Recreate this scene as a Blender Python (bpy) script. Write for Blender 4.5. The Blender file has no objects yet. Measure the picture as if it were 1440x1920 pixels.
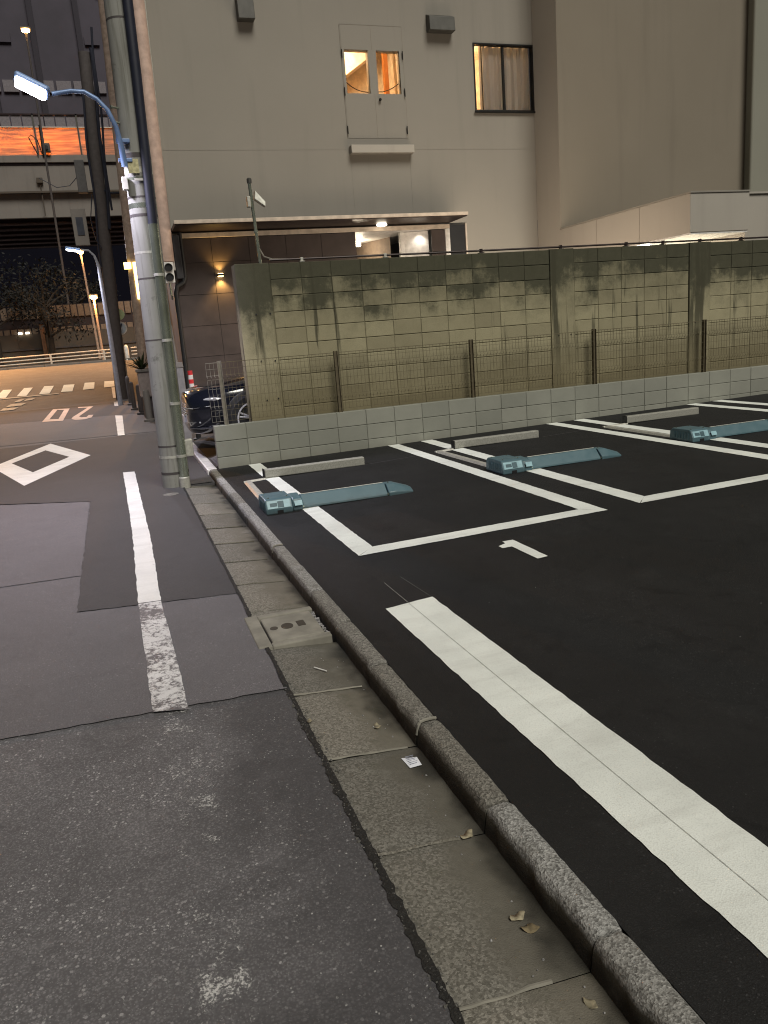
import bpy, bmesh, math, random
from mathutils import Vector, Matrix, noise
random.seed(11)
R = math.radians
sc = bpy.context.scene
COL = sc.collection

# ------------------------------------------------------------------ camera
cam_d = bpy.data.cameras.new('camera')
cam = bpy.data.objects.new('camera', cam_d)
COL.objects.link(cam)
cam_d.sensor_fit = 'VERTICAL'
cam_d.sensor_height = 36.0
cam_d.lens = 1442.0 / 1920.0 * 36.0
cam_d.clip_start = 0.05
cam_d.clip_end = 2000
RM = Matrix(((0.9428922, -0.14460191, 0.3000743),
             (-0.32401368, -0.18920365, 0.92693965),
             (-0.07726209, -0.97123234, -0.22525164)))
right = RM.col[0]; up = -RM.col[1]; back = -RM.col[2]
cam.matrix_world = Matrix(((right[0], up[0], back[0], 0.0), (right[1], up[1], back[1], 0.0),
                           (right[2], up[2], back[2], 1.5), (0, 0, 0, 1)))
sc.camera = cam

# ------------------------------------------------------------------ sky, sun, exposure
SUN_EL, SUN_AZ = R(50), R(170)          # azimuth clockwise from +Y: behind the camera, to its right
w = bpy.data.worlds.new('World'); sc.world = w; w.use_nodes = True
nt = w.node_tree
sky = nt.nodes.new('ShaderNodeTexSky'); sky.sky_type = 'NISHITA'; sky.sun_disc = False
sky.sun_elevation = SUN_EL; sky.sun_rotation = SUN_AZ
tint = nt.nodes.new('ShaderNodeMixRGB'); tint.blend_type = 'MULTIPLY'; tint.inputs[0].default_value = 1
tint.inputs[2].default_value = (1.0, 0.84, 0.70, 1)
bg = nt.nodes['Background']; bg.inputs[1].default_value = 0.0085
nt.links.new(sky.outputs[0], tint.inputs[1]); nt.links.new(tint.outputs[0], bg.inputs[0])
sd = bpy.data.lights.new('sun', 'SUN'); sd.energy = 2.95; sd.angle = R(28.0); sd.color = (1.0, 0.965, 0.865)
so = bpy.data.objects.new('sun', sd); COL.objects.link(so)
to_sun = Vector((math.sin(SUN_AZ) * math.cos(SUN_EL), math.cos(SUN_AZ) * math.cos(SUN_EL), math.sin(SUN_EL)))
so.rotation_euler = to_sun.to_track_quat('Z', 'Y').to_euler()
sc.cycles.filter_width = 1.1
vs = sc.view_settings
vs.view_transform = 'Standard'; vs.look = 'None'; vs.exposure = 0.0; vs.gamma = 1.0; vs.use_curve_mapping = False

# ------------------------------------------------------------------ materials
class NT:
    def __init__(s, name):
        s.m = bpy.data.materials.new(name); s.m.use_nodes = True
        s.t = s.m.node_tree; s.n = s.t.nodes; s.b = s.n['Principled BSDF']
        s.pos = s.n.new('ShaderNodeNewGeometry').outputs['Position']
    def lk(s, a, b): s.t.links.new(a, b)
    def val(s, x, sock):
        if hasattr(x, 'links'): s.lk(x, sock)
        else: sock.default_value = x
    def mapping(s, scale, vec=None):
        n = s.n.new('ShaderNodeMapping'); n.inputs['Scale'].default_value = scale
        s.lk(vec or s.pos, n.inputs[0]); return n.outputs[0]
    def noise(s, scale, detail=4, rough=.55, vec=None, dist=0):
        n = s.n.new('ShaderNodeTexNoise'); n.inputs['Scale'].default_value = scale
        n.inputs['Detail'].default_value = detail; n.inputs['Roughness'].default_value = rough
        n.inputs['Distortion'].default_value = dist
        s.lk(vec or s.pos, n.inputs['Vector']); return n.outputs['Fac']
    def voro(s, scale, feature='F1', vec=None, out='Distance', rnd=1):
        n = s.n.new('ShaderNodeTexVoronoi'); n.feature = feature; n.inputs['Scale'].default_value = scale
        n.inputs['Randomness'].default_value = rnd
        s.lk(vec or s.pos, n.inputs['Vector']); return n.outputs[out]
    def ramp(s, x, a, b, lo=0., hi=1.):
        n = s.n.new('ShaderNodeMapRange'); n.interpolation_type = 'SMOOTHSTEP'
        n.inputs[1].default_value = a; n.inputs[2].default_value = b
        n.inputs[3].default_value = lo; n.inputs[4].default_value = hi
        s.lk(x, n.inputs[0]); return n.outputs[0]
    def math(s, op, a, b=0.):
        n = s.n.new('ShaderNodeMath'); n.operation = op
        s.val(a, n.inputs[0]); s.val(b, n.inputs[1]); return n.outputs[0]
    def mix(s, f, a, b, mode='MIX'):
        n = s.n.new('ShaderNodeMixRGB'); n.blend_type = mode
        s.val(f, n.inputs[0])
        for x, k in ((a, 1), (b, 2)):
            if hasattr(x, 'links'): s.lk(x, n.inputs[k])
            else: n.inputs[k].default_value = (*x, 1) if len(x) == 3 else x
        return n.outputs[0]
    def sep(s, v, k):
        n = s.n.new('ShaderNodeSeparateXYZ'); s.lk(v, n.inputs[0]); return n.outputs[k]
    def rnd(s): return s.n.new('ShaderNodeObjectInfo').outputs['Random']
    def bump(s, h, strength, dist):
        n = s.n.new('ShaderNodeBump'); n.inputs['Strength'].default_value = strength
        n.inputs['Distance'].default_value = dist; s.lk(h, n.inputs['Height'])
        s.lk(n.outputs[0], s.b.inputs['Normal'])
    def out(s, col, rough=.8, metal=0., spec=.4):
        s.val((*col, 1) if not hasattr(col, 'links') else col, s.b.inputs['Base Color'])
        s.val(rough, s.b.inputs['Roughness']); s.val(metal, s.b.inputs['Metallic'])
        s.b.inputs['Specular IOR Level'].default_value = spec
        return s.m

def k3(c, f): return tuple(x * f for x in c)

def simple(name, c, rough=.6, metal=0., var=.15, scale=8., spec=.4, bump=0.0, bscale=120.):
    t = NT(name)
    f = t.noise(scale, 5)
    col = t.mix(t.ramp(f, .3, .7), k3(c, 1 - var), k3(c, 1 + var))
    if bump: t.bump(t.noise(bscale, 4), bump, .004)
    rr = t.math('ADD', rough - .06, t.math('MULTIPLY', f, .12))
    return t.out(col, rr, metal, spec)

def emis(name, c, strength):
    m = bpy.data.materials.new(name); m.use_nodes = True
    b = m.node_tree.nodes['Principled BSDF']
    b.inputs['Base Color'].default_value = (*k3(c, .5), 1)
    b.inputs['Emission Color'].default_value = (*c, 1); b.inputs['Emission Strength'].default_value = strength
    return m

def asphalt(name, lo, hi, speck=.0, speck_col=(.3, .29, .28), scale=130., bump=.5, big=.25, rough=.85, gutter_dirt_shade=0.):
    t = NT(name)
    nv = t.n.new('ShaderNodeTexNoise'); nv.inputs['Scale'].default_value = scale * 1.6; nv.inputs['Detail'].default_value = 4; t.lk(t.pos, nv.inputs['Vector'])
    off = t.n.new('ShaderNodeVectorMath'); off.operation = 'MULTIPLY_ADD'
    t.lk(nv.outputs['Color'], off.inputs[0]); off.inputs[1].default_value = (1.0 / scale,) * 3; t.lk(t.pos, off.inputs[2])
    wp = off.outputs[0]
    cell = t.voro(scale, out='Color', vec=wp); d = t.voro(scale, vec=wp)
    r = t.sep(cell, 0)
    av = col_avg(lo, hi)
    col = t.mix(r, lo, hi)
    col = t.mix(t.ramp(d, .2, .7), col, k3(lo, .5))                    # dark crevices between the stones
    fine = t.noise(420, 3); col = t.mix(.45, col, t.mix(fine, k3(av, .4), k3(av, 1.7)))
    if speck:                                                          # exposed pale stones in two sizes
        for sc_, amt, lim in ((scale * .62, speck, .40), (scale * 1.5, speck * 1.6, .36)):
            c2 = t.voro(sc_, out='Color', vec=wp); d2 = t.voro(sc_, vec=wp)
            m = t.math('MULTIPLY', t.math('GREATER_THAN', t.sep(c2, 1), 1 - amt), t.ramp(d2, lim, lim - .05))
            b = t.mix(t.math('POWER', t.sep(c2, 2), 2.2), k3(av, 1.35), speck_col)
            col = t.mix(t.math('MULTIPLY', m, t.ramp(t.noise(2.4, 4, .6), .32, .6, .3, 1.)), col, b)
    bigf = t.noise(1.1, 5, .6)
    col = t.mix(t.ramp(bigf, .35, .65, 0, big), col, k3(av, .5))
    stain = t.noise(4.2, 5, .65, dist=1.2)
    col = t.mix(t.ramp(stain, .50, .72, 0, big), col, k3(lo, .6))
    dust = t.noise(2.7, 5, .7)
    col = t.mix(t.ramp(dust, .55, .8, 0, big * .5), col, k3(hi, 1.35))
    if gutter_dirt_shade:                                                    # dirt near the gutter plus a soft shadow, both painted into the surface
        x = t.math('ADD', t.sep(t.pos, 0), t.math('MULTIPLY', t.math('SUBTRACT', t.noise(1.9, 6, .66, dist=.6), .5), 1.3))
        col = t.mix(t.ramp(x, -.05, .42, 0, gutter_dirt_shade), col, k3(lo, .42))
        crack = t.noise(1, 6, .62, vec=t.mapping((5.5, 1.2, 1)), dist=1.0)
        col = t.mix(t.ramp(crack, .64, .74, 0, gutter_dirt_shade * .35), col, k3(lo, .35))
    h = t.math('SUBTRACT', t.math('MULTIPLY', fine, 1.2), t.math('MULTIPLY', d, .7))
    t.bump(h, bump, .004)
    return t.out(col, t.ramp(fine, .3, .7, rough - .1, rough + .08), 0, .35)

def col_avg(a, b): return tuple((x + y) / 2 for x, y in zip(a, b))

M = {}
M['road'] = asphalt('old coarse asphalt', (.092, .088, .093), (.245, .235, .244), .14, (.58, .565, .56), 125., .5, .42, gutter_dirt_shade=.6)
M['patchA'] = asphalt('worn fine asphalt', (.112, .106, .113), (.200, .189, .201), .06, (.3, .29, .29), 170., .3, .22)
M['patchB'] = asphalt('newer fine asphalt', (.052, .050, .051), (.085, .082, .084), .012, (.25, .25, .24), 190., .25, .22)
M['patchC'] = asphalt('mid grey asphalt', (.092, .087, .093), (.160, .151, .160), .05, (.34, .33, .33), 150., .35, .25)
M['patchFar'] = asphalt('pale far asphalt', (.11, .105, .11), (.16, .155, .16), .0, scale=120., bump=.3, big=.15)
M['lot'] = asphalt('fresh black asphalt', (.0075, .0075, .0078), (.023, .0228, .0228), .07, (.095, .094, .094), 190., .6, .85, .80)
M['crumb'] = asphalt('dark crumbling edge', (.012, .012, .011), (.05, .048, .044), .05, (.3, .29, .27), 120., 1.0, .3)
M['ground'] = asphalt('ground asphalt', (.05, .05, .05), (.08, .08, .08), 0, scale=90.)

def paint(name, base, wear=0., worn_to=(.09, .085, .085)):
    t = NT(name)
    f = t.noise(2.2, 5, .6); g = t.noise(26, 5, .7)
    col = t.mix(t.ramp(f, .35, .68, 0, .45), base, k3(base, .72))
    col = t.mix(t.ramp(g, .6, .78, 0, .5), col, k3(base, .6))
    streak = t.noise(1, 5, .6, vec=t.mapping((1.6, 6.5, 1)))
    col = t.mix(t.ramp(streak, .48, .70, 0, .32), col, (.46, .455, .42))
    scuff = t.noise(1, 6, .7, vec=t.mapping((3, 40, 1)), dist=.6)
    col = t.mix(t.ramp(scuff, .62, .74, 0, .22), col, (.25, .245, .23))
    grain = t.voro(190); col = t.mix(t.ramp(grain, .5, .8, 0, .18), col, (.3, .3, .28))
    if wear:
        a = t.noise(34, 8, .78); b = t.noise(5, 3)
        v = t.math('ADD', a, t.math('MULTIPLY', t.math('SUBTRACT', b, .5), .5))
        col = t.mix(t.ramp(v, .5 - (1 - wear) * .22, .58 - (1 - wear) * .22), worn_to, col) if wear < 0 else \
              t.mix(t.ramp(v, wear - .07, wear + .07), worn_to, col)
    chips = t.noise(60, 6, .7)
    col = t.mix(t.ramp(chips, .70, .76, 0, .8), col, (.12, .12, .11))
    t.bump(t.math('ADD', t.noise(260, 3), t.voro(190)), .35, .002)
    return t.out(col, .62, 0, .4)
M['paint'] = paint('white road paint', (.80, .825, .775))
M['paint_old'] = paint('older white road paint', (.74, .735, .71), .28)
M['paint_worn'] = paint('worn white road paint', (.66, .65, .65), .50)
M['paint_orange'] = paint('faded orange road paint', (.56, .385, .29), .30)
M['paint_dull'] = paint('dull road paint', (.42, .40, .37), .36)

def remnant():
    t = NT('flaking paint remnants')
    a = t.noise(95, 8, .85); b = t.noise(5.5, 4, .65); x = t.sep(t.pos, 0)
    cov = t.math('MULTIPLY', t.ramp(x, -.09, -.02), t.ramp(x, .16, .08))
    v = t.math('ADD', a, t.math('MULTIPLY', t.math('SUBTRACT', b, .5), .75))
    v = t.math('ADD', v, t.math('MULTIPLY', t.math('SUBTRACT', cov, 1.), .3))
    mask = t.ramp(v, .585, .63)
    t.out((.50, .49, .48), .7)
    tr = t.n.new('ShaderNodeBsdfTransparent'); mx = t.n.new('ShaderNodeMixShader')
    t.lk(mask, mx.inputs[0]); t.lk(tr.outputs[0], mx.inputs[1]); t.lk(t.b.outputs[0], mx.inputs[2])
    t.lk(mx.outputs[0], t.n['Material Output'].inputs[0])
    return t.m
M['remnant'] = remnant()

def gutter_mat():
    t = NT('weathered gutter concrete')
    x = t.sep(t.pos, 0)
    cell = t.voro(150, out='Color'); r = t.math('POWER', t.sep(cell, 0), 1.3)
    ag = t.mix(r, (.105, .099, .087), (.385, .368, .338))
    ag = t.mix(t.noise(320, 3), (.10, .095, .08), ag)
    silt = t.mix(t.noise(40, 4), (.098, .091, .075), (.155, .146, .124))
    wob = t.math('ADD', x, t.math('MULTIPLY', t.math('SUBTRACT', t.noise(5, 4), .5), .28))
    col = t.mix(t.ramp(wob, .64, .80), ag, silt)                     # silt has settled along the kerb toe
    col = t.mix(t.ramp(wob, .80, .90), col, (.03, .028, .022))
    rn = t.rnd(); col = t.mix(1., col, t.mix(rn, (.80, .79, .76), (1.16, 1.12, 1.05)), 'MULTIPLY')
    moss = t.noise(9, 5, .7); col = t.mix(t.ramp(moss, .56, .75, 0, .45), col, (.07, .07, .045))
    light = t.noise(6, 4); col = t.mix(t.ramp(light, .58, .78, 0, .4), col, (.25, .24, .21))
    t.bump(t.math('ADD', t.noise(330, 3), t.math('MULTIPLY', t.voro(210), .7)), .5, .004)
    return t.out(col, .88)
M['gutter'] = gutter_mat()

def kerb_mat():
    t = NT('rough kerb concrete')
    r = t.sep(t.voro(160, out='Color'), 0)
    col = t.mix(r, (.13, .127, .118), (.41, .40, .38))
    col = t.mix(t.ramp(t.noise(90, 5, .7), .52, .7, 0, .75), col, (.06, .055, .048))
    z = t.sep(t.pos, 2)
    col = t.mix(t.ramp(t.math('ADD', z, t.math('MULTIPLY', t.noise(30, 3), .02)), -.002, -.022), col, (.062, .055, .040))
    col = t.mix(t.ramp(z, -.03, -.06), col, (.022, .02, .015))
    col = t.mix(1., col, t.mix(t.rnd(), (.66, .63, .57), (1.14, 1.15, 1.16)), 'MULTIPLY')
    col = t.mix(t.ramp(t.noise(11, 5, .7), .5, .75, 0, .5), col, (.10, .092, .075))
    t.bump(t.math('ADD', t.noise(150, 5, .7), t.math('MULTIPLY', t.voro(160), .5)), .8, .008)
    return t.out(col, .9)
M['kerb'] = kerb_mat()

def old_block(name='algae stained old concrete block', zoff=0., streak=0., gain=1.):
    t = NT(name)
    z = t.sep(t.pos, 2); rn = t.rnd()
    base = t.mix(t.noise(5, 5), k3((.262, .234, .150), gain), k3((.355, .322, .218), gain))
    base = t.mix(1., base, t.mix(rn, (.80, .79, .76), (1.14, 1.14, 1.10)), 'MULTIPLY')
    base = t.mix(t.ramp(t.noise(140, 3), .35, .7, 0, .3), base, (.15, .14, .09))
    drip = t.noise(1, 6, .65, vec=t.mapping((3.4, 3.4, .9)))
    blotch = t.noise(2.6, 7, .72)
    h = t.math('ADD', t.math('ADD', z, zoff), t.math('MULTIPLY', t.math('SUBTRACT', drip, .5), .55))
    h = t.math('ADD', h, t.math('MULTIPLY', t.math('SUBTRACT', blotch, .5), 1.35))
    h = t.math('ADD', h, t.math('MULTIPLY', t.math('SUBTRACT', rn, .5), .34))
    algae = t.ramp(h, 1.88, 2.20)
    dark = t.mix(t.noise(9, 5, .7), (.012, .014, .008), (.080, .077, .053))
    col = t.mix(t.math('MULTIPLY', algae, .94), base, dark)
    haze = t.ramp(h, 1.55, 2.0, 0, .4)
    col = t.mix(haze, col, (.075, .072, .045))
    run = t.noise(1, 5, .6, vec=t.mapping((7, 7, .45)))
    col = t.mix(t.math('MULTIPLY', t.ramp(run, .57 - streak, .67 - streak), t.ramp(z, .7, 1.5, .35, .9)), col, (.055, .052, .033))
    foot = t.ramp(t.math('ADD', z, t.math('MULTIPLY', t.noise(7, 4), .4)), 1.55, .75, 0, .52)
    col = t.mix(foot, col, (.135, .108, .055))
    pit = t.noise(55, 5, .75); col = t.mix(t.ramp(pit, .70, .76, 0, .8), col, (.03, .03, .02))
    t.bump(t.noise(120, 5, .65), .5, .005)
    return t.out(col, .92, 0, .25)
M['old_pilaster'] = old_block('streaked old pilaster', .08, .08)
M['old_pilaster_end'] = old_block('old end pilaster', .10, .03)
M['old_block'] = old_block()
M['old_mortar'] = old_block('stained old mortar', .10, .04, .6)

def new_block():
    t = NT('grey concrete block')
    rn = t.rnd()
    col = t.mix(t.noise(3.5, 5), (.215, .217, .186), (.29, .29, .25))
    col = t.mix(1., col, t.mix(rn, (.86, .87, .86), (1.06, 1.06, 1.05)), 'MULTIPLY')
    z = t.sep(t.pos, 2)
    col = t.mix(t.ramp(t.math('ADD', z, t.math('MULTIPLY', t.noise(9, 4), .16)), .20, .02, 0, .5), col, (.17, .16, .125))
    col = t.mix(t.ramp(t.noise(170, 3), .4, .75, 0, .25), col, (.2, .2, .18))
    t.bump(t.noise(170, 4), .35, .003)
    return t.out(col, .9, 0, .25)
M['new_block'] = new_block()
M['new_mortar'] = simple('block mortar', (.16, .16, .135), .95, bump=.3)

def stucco(name, a, b, streak=.25):
    t = NT(name)
    col = t.mix(t.noise(.6, 5), a, b)
    s = t.noise(1, 5, .6, vec=t.mapping((3.2, 3.2, .22)))
    col = t.mix(t.ramp(s, .5, .75, 0, streak), col, k3(a, .7))
    t.bump(t.noise(90, 4), .25, .006)
    return t.out(col, .85, 0, .3)
M['stucco'] = stucco('grey stucco', (.218, .200, .171), (.262, .241, .208))
M['stucco_dark'] = stucco('olive grey stucco', (.175, .150, .115), (.212, .184, .145), .28)
M['stucco_side'] = stucco('lamp tinted side stucco', (.32, .24, .20), (.38, .30, .25))  # orange street lamp light on the side wall put into its colour
M['stucco_pale'] = stucco('pale rendered parapet', (.33, .30, .26), (.39, .36, .315))
M['stucco_green'] = stucco('lamp tinted green render', (.20, .195, .158), (.245, .24, .20))  # greenish light of another lamp put into this render's colour
M['concrete'] = stucco('far concrete', (.155, .140, .128), (.20, .183, .168), .4)
M['concrete_brown'] = stucco('brown retaining concrete', (.07, .057, .046), (.095, .078, .062), .3)

def pole_concrete():
    t = NT('spun concrete pole')
    col = t.mix(t.noise(3, 5, .6), (.18, .177, .16), (.29, .287, .262))
    s = t.noise(1, 5, .6, vec=t.mapping((16, 16, .8)))
    col = t.mix(t.ramp(s, .48, .7, 0, .6), col, (.085, .082, .062)); col = t.mix(t.ramp(t.noise(6, 5, .7), .58, .72, 0, .6), col, (.07, .068, .055))
    t.bump(t.noise(130, 4), .35, .003)
    return t.out(col, .85, 0, .3)
M['pole'] = pole_concrete()
M['pole_dark'] = simple('dark weathered pole', (.065, .056, .055), .8, bump=.3)
M['galv'] = simple('galvanised steel', (.46, .50, .40), .26, .9, .10, 5)
M['galv_dull'] = simple('dull zinc plate', (.44, .43, .38), .55, .35, .15, 30, bump=.2)
M['stop'] = simple('grainy grey rail', (.29, .285, .25), .62, .1, .16, 60, bump=.4)
M['teal'] = simple('teal grey enamel', (.075, .135, .158), .42, .0, .16, 9, .5, .1, 60)
def teal_mat():
    t = NT('worn teal enamel')
    col = t.mix(t.noise(7, 5), (.060, .112, .132), (.082, .146, .170))
    z = t.sep(t.pos, 2); wob = t.math('ADD', z, t.math('MULTIPLY', t.noise(18, 5), .06))
    col = t.mix(t.ramp(wob, .085, .03, 0, .6), col, (.045, .05, .048))
    sc_ = t.noise(1, 6, .75, vec=t.mapping((6, 60, 60)))
    col = t.mix(t.ramp(sc_, .62, .72, 0, .55), col, (.17, .20, .20))
    col = t.mix(t.ramp(t.noise(45, 5, .75), .66, .74, 0, .7), col, (.03, .035, .035))
    t.bump(t.noise(90, 4), .12, .003)
    return t.out(col, t.ramp(t.noise(12, 5), .3, .7, .34, .55), 0, .5)
M['teal'] = teal_mat()
M['teal_pale'] = simple('pale teal plate', (.26, .42, .47), .4, .0, .10, 20)  # paler teal of the lock's front plates
M['teal_dark'] = simple('dark teal recess', (.05, .10, .12), .5, .0, .15, 20)
M['black'] = simple('black plastic', (.012, .012, .013), .5)
M['rubber'] = simple('tyre rubber', (.016, .016, .017), .8)
M['cable'] = simple('black cable sheath', (.012, .014, .026), .55)
M['bronze'] = simple('bronze fence steel', (.115, .094, .058), .5, .2, .15, 20)
M['fence_lit'] = simple('lit fence post', (.22, .20, .165), .5, .2, .15, 20)  # fence steel with the light on the end post painted into its colour
M['wire_lit'] = simple('lit fence wire', (.24, .225, .19), .5, .2)  # fence wire with the light on the end panel painted in
M['wire'] = simple('fence wire', (.13, .108, .066), .55, .2)
M['clad'] = simple('dark brown wall tile', (.060, .045, .041), .5, 0, .14, 3, .4, .12, 30)
M['clad_joint'] = simple('tile joint', (.022, .018, .017), .8)
M['trim'] = simple('beige trim', (.45, .38, .31), .6)
M['darktrim'] = simple('dark metal trim', (.03, .02, .018), .45, .3)
M['frame'] = simple('dark bronze frame', (.012, .011, .010), .45, .4)
M['white'] = simple('white enamel', (.62, .60, .57), .5)
M['cream'] = simple('cream interior wall', (.70, .60, .46), .8)
M['wood'] = simple('orange wood', (.35, .13, .03), .5)
M['curtain'] = None
M['hood'] = simple('vent hood metal', (.075, .072, .064), .55, .3)
M['blue'] = simple('blue grey lamp arm', (.16, .24, .42), .4, .2)
M['tan'] = simple('tan painted steel', (.36, .27, .215), .6, 0, .2, 12)
M['leaf'] = simple('dark foliage', (.0035, .004, .0035), .7, 0, .5, 30)
M['leaf_green'] = simple('spiky green leaf', (.04, .055, .022), .55, 0, .3, 20)
M['bark'] = simple('dark bark', (.02, .016, .013), .9, bump=.6, bscale=40)
M['rail'] = simple('cream guardrail paint', (.60, .54, .46), .5)
M['panel'] = simple('tan barrier panel', (.15, .112, .085), .5)
M['girder'] = simple('brown steel girder', (.034, .023, .026), .35, .4, .2, 2)
M['tower'] = simple('dark tower face', (.050, .043, .060), .7, 0, .25, .15)  # purple lamp glare put into the tower's colour
M['tower_panel'] = simple('grey balcony panel', (.15, .135, .15), .6)
M['red'] = simple('red reflective band', (.55, .03, .035), .45)
M['paper'] = simple('printed white paper', (.72, .73, .78), .7, 0, .06, 200)
M['dryleaf'] = simple('dry leaf', (.26, .225, .15), .75, 0, .35, 60)
M['dryleaf_dark'] = simple('brown dry leaf', (.16, .125, .07), .8, 0, .35, 60)
M['chip'] = simple('pale stone chip', (.24, .232, .228), .85, 0, .75, 140)
M['chalk'] = simple('grey chalk line', (.40, .40, .37), .9, 0, .3, 40)
M['chalk2'] = simple('faint scratch', (.13, .13, .125), .9, 0, .3, 40)
M['lidstain'] = simple('rusty grip plate', (.05, .042, .030), .8)
M['lid'] = simple('smooth lid concrete', (.225, .212, .178), .88, 0, .2, 7, .3, .3, 160)
M['yellow_plate'] = simple('yellowed pole notice', (.46, .42, .24), .7, 0, .25, 30)
M['lamp_white'] = emis('white street lamp lens', (.93, .90, 1.0), 40)
M['lamp_white2'] = emis('far street lamp lens', (.95, .95, 1.0), 22)
M['lamp_orange'] = emis('sodium lamp lens', (1.0, .55, .18), 40)
M['lamp_yellow'] = emis('yellow lamp lens', (1.0, .72, .2), 6)
M['lamp_warm'] = emis('warm lamp lens', (1.0, .70, .28), 14)
M['lamp_soft'] = emis('soft ceiling lamp lens', (1.0, .88, .68), 9)
M['tube'] = emis('fluorescent tube', (1.0, .97, .86), 12)

def car_paint():
    t = NT('black car paint'); t.out((.006, .007, .012), .13, 0, .5)
    t.b.inputs['Coat Weight'].default_value = 1; t.b.inputs['Coat Roughness'].default_value = .04
    return t.m
M['car'] = car_paint()
M['car_glass'] = simple('dark car glass', (.006, .008, .016), .06, 0, .05, 3, .6)
M['alloy'] = simple('bright alloy', (.62, .62, .63), .3, .35, .05)
M['chrome'] = simple('bright chrome', (.75, .75, .76), .12, 1., .05)
def glass(name, rough=.02, tint=(1, 1, 1)):
    t = NT(name)
    t.out(tint, rough); t.b.inputs['Transmission Weight'].default_value = 1; t.b.inputs['IOR'].default_value = 1.45
    tr = t.n.new('ShaderNodeBsdfTransparent'); gl = t.n.new('ShaderNodeBsdfGlossy'); gl.inputs['Roughness'].default_value = .03
    mx = t.n.new('ShaderNodeMixShader'); fr = t.n.new('ShaderNodeFresnel'); fr.inputs[0].default_value = 1.45
    tr.inputs[0].default_value = (*tint, 1)
    t.lk(fr.outputs[0], mx.inputs[0]); t.lk(tr.outputs[0], mx.inputs[1]); t.lk(gl.outputs[0], mx.inputs[2])
    t.lk(mx.outputs[0], t.n['Material Output'].inputs[0])
    return t.m
M['glass'] = glass('window glass')
M['headlight'] = simple('clear headlight', (.75, .76, .78), .08, .6, .1)
def translucent(name, c, f=.75):
    t = NT(name); t.out(c, .7)
    tl = t.n.new('ShaderNodeBsdfTranslucent'); tl.inputs[0].default_value = (*c, 1)
    mx = t.n.new('ShaderNodeMixShader'); mx.inputs[0].default_value = f
    t.lk(t.b.outputs[0], mx.inputs[1]); t.lk(tl.outputs[0], mx.inputs[2]); t.lk(mx.outputs[0], t.n['Material Output'].inputs[0])
    return t.m
M['curtain'] = translucent('sheer curtain', (.74, .73, .69), .034)
M['soundpanel'] = translucent('amber sound barrier panel', (.75, .55, .42), .7)
t_ = M['soundpanel'].node_tree; n_ = t_.nodes.new('ShaderNodeTexNoise'); m_ = t_.nodes.new('ShaderNodeMapping'); g_ = t_.nodes.new('ShaderNodeNewGeometry'); r_ = t_.nodes.new('ShaderNodeMapRange'); x_ = t_.nodes.new('ShaderNodeMixRGB')
m_.inputs['Scale'].default_value = (.5, 1, 7); n_.inputs['Scale'].default_value = 1.; n_.inputs['Detail'].default_value = 5
t_.links.new(g_.outputs['Position'], m_.inputs[0]); t_.links.new(m_.outputs[0], n_.inputs['Vector']); t_.links.new(n_.outputs['Fac'], r_.inputs[0])
r_.inputs[1].default_value = .38; r_.inputs[2].default_value = .62; x_.inputs[1].default_value = (.42, .27, .2, 1); x_.inputs[2].default_value = (.88, .68, .5, 1)
t_.links.new(r_.outputs[0], x_.inputs[0])
for nd in t_.nodes:
    if nd.type == 'BSDF_TRANSLUCENT': t_.links.new(x_.outputs[0], nd.inputs[0])

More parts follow.
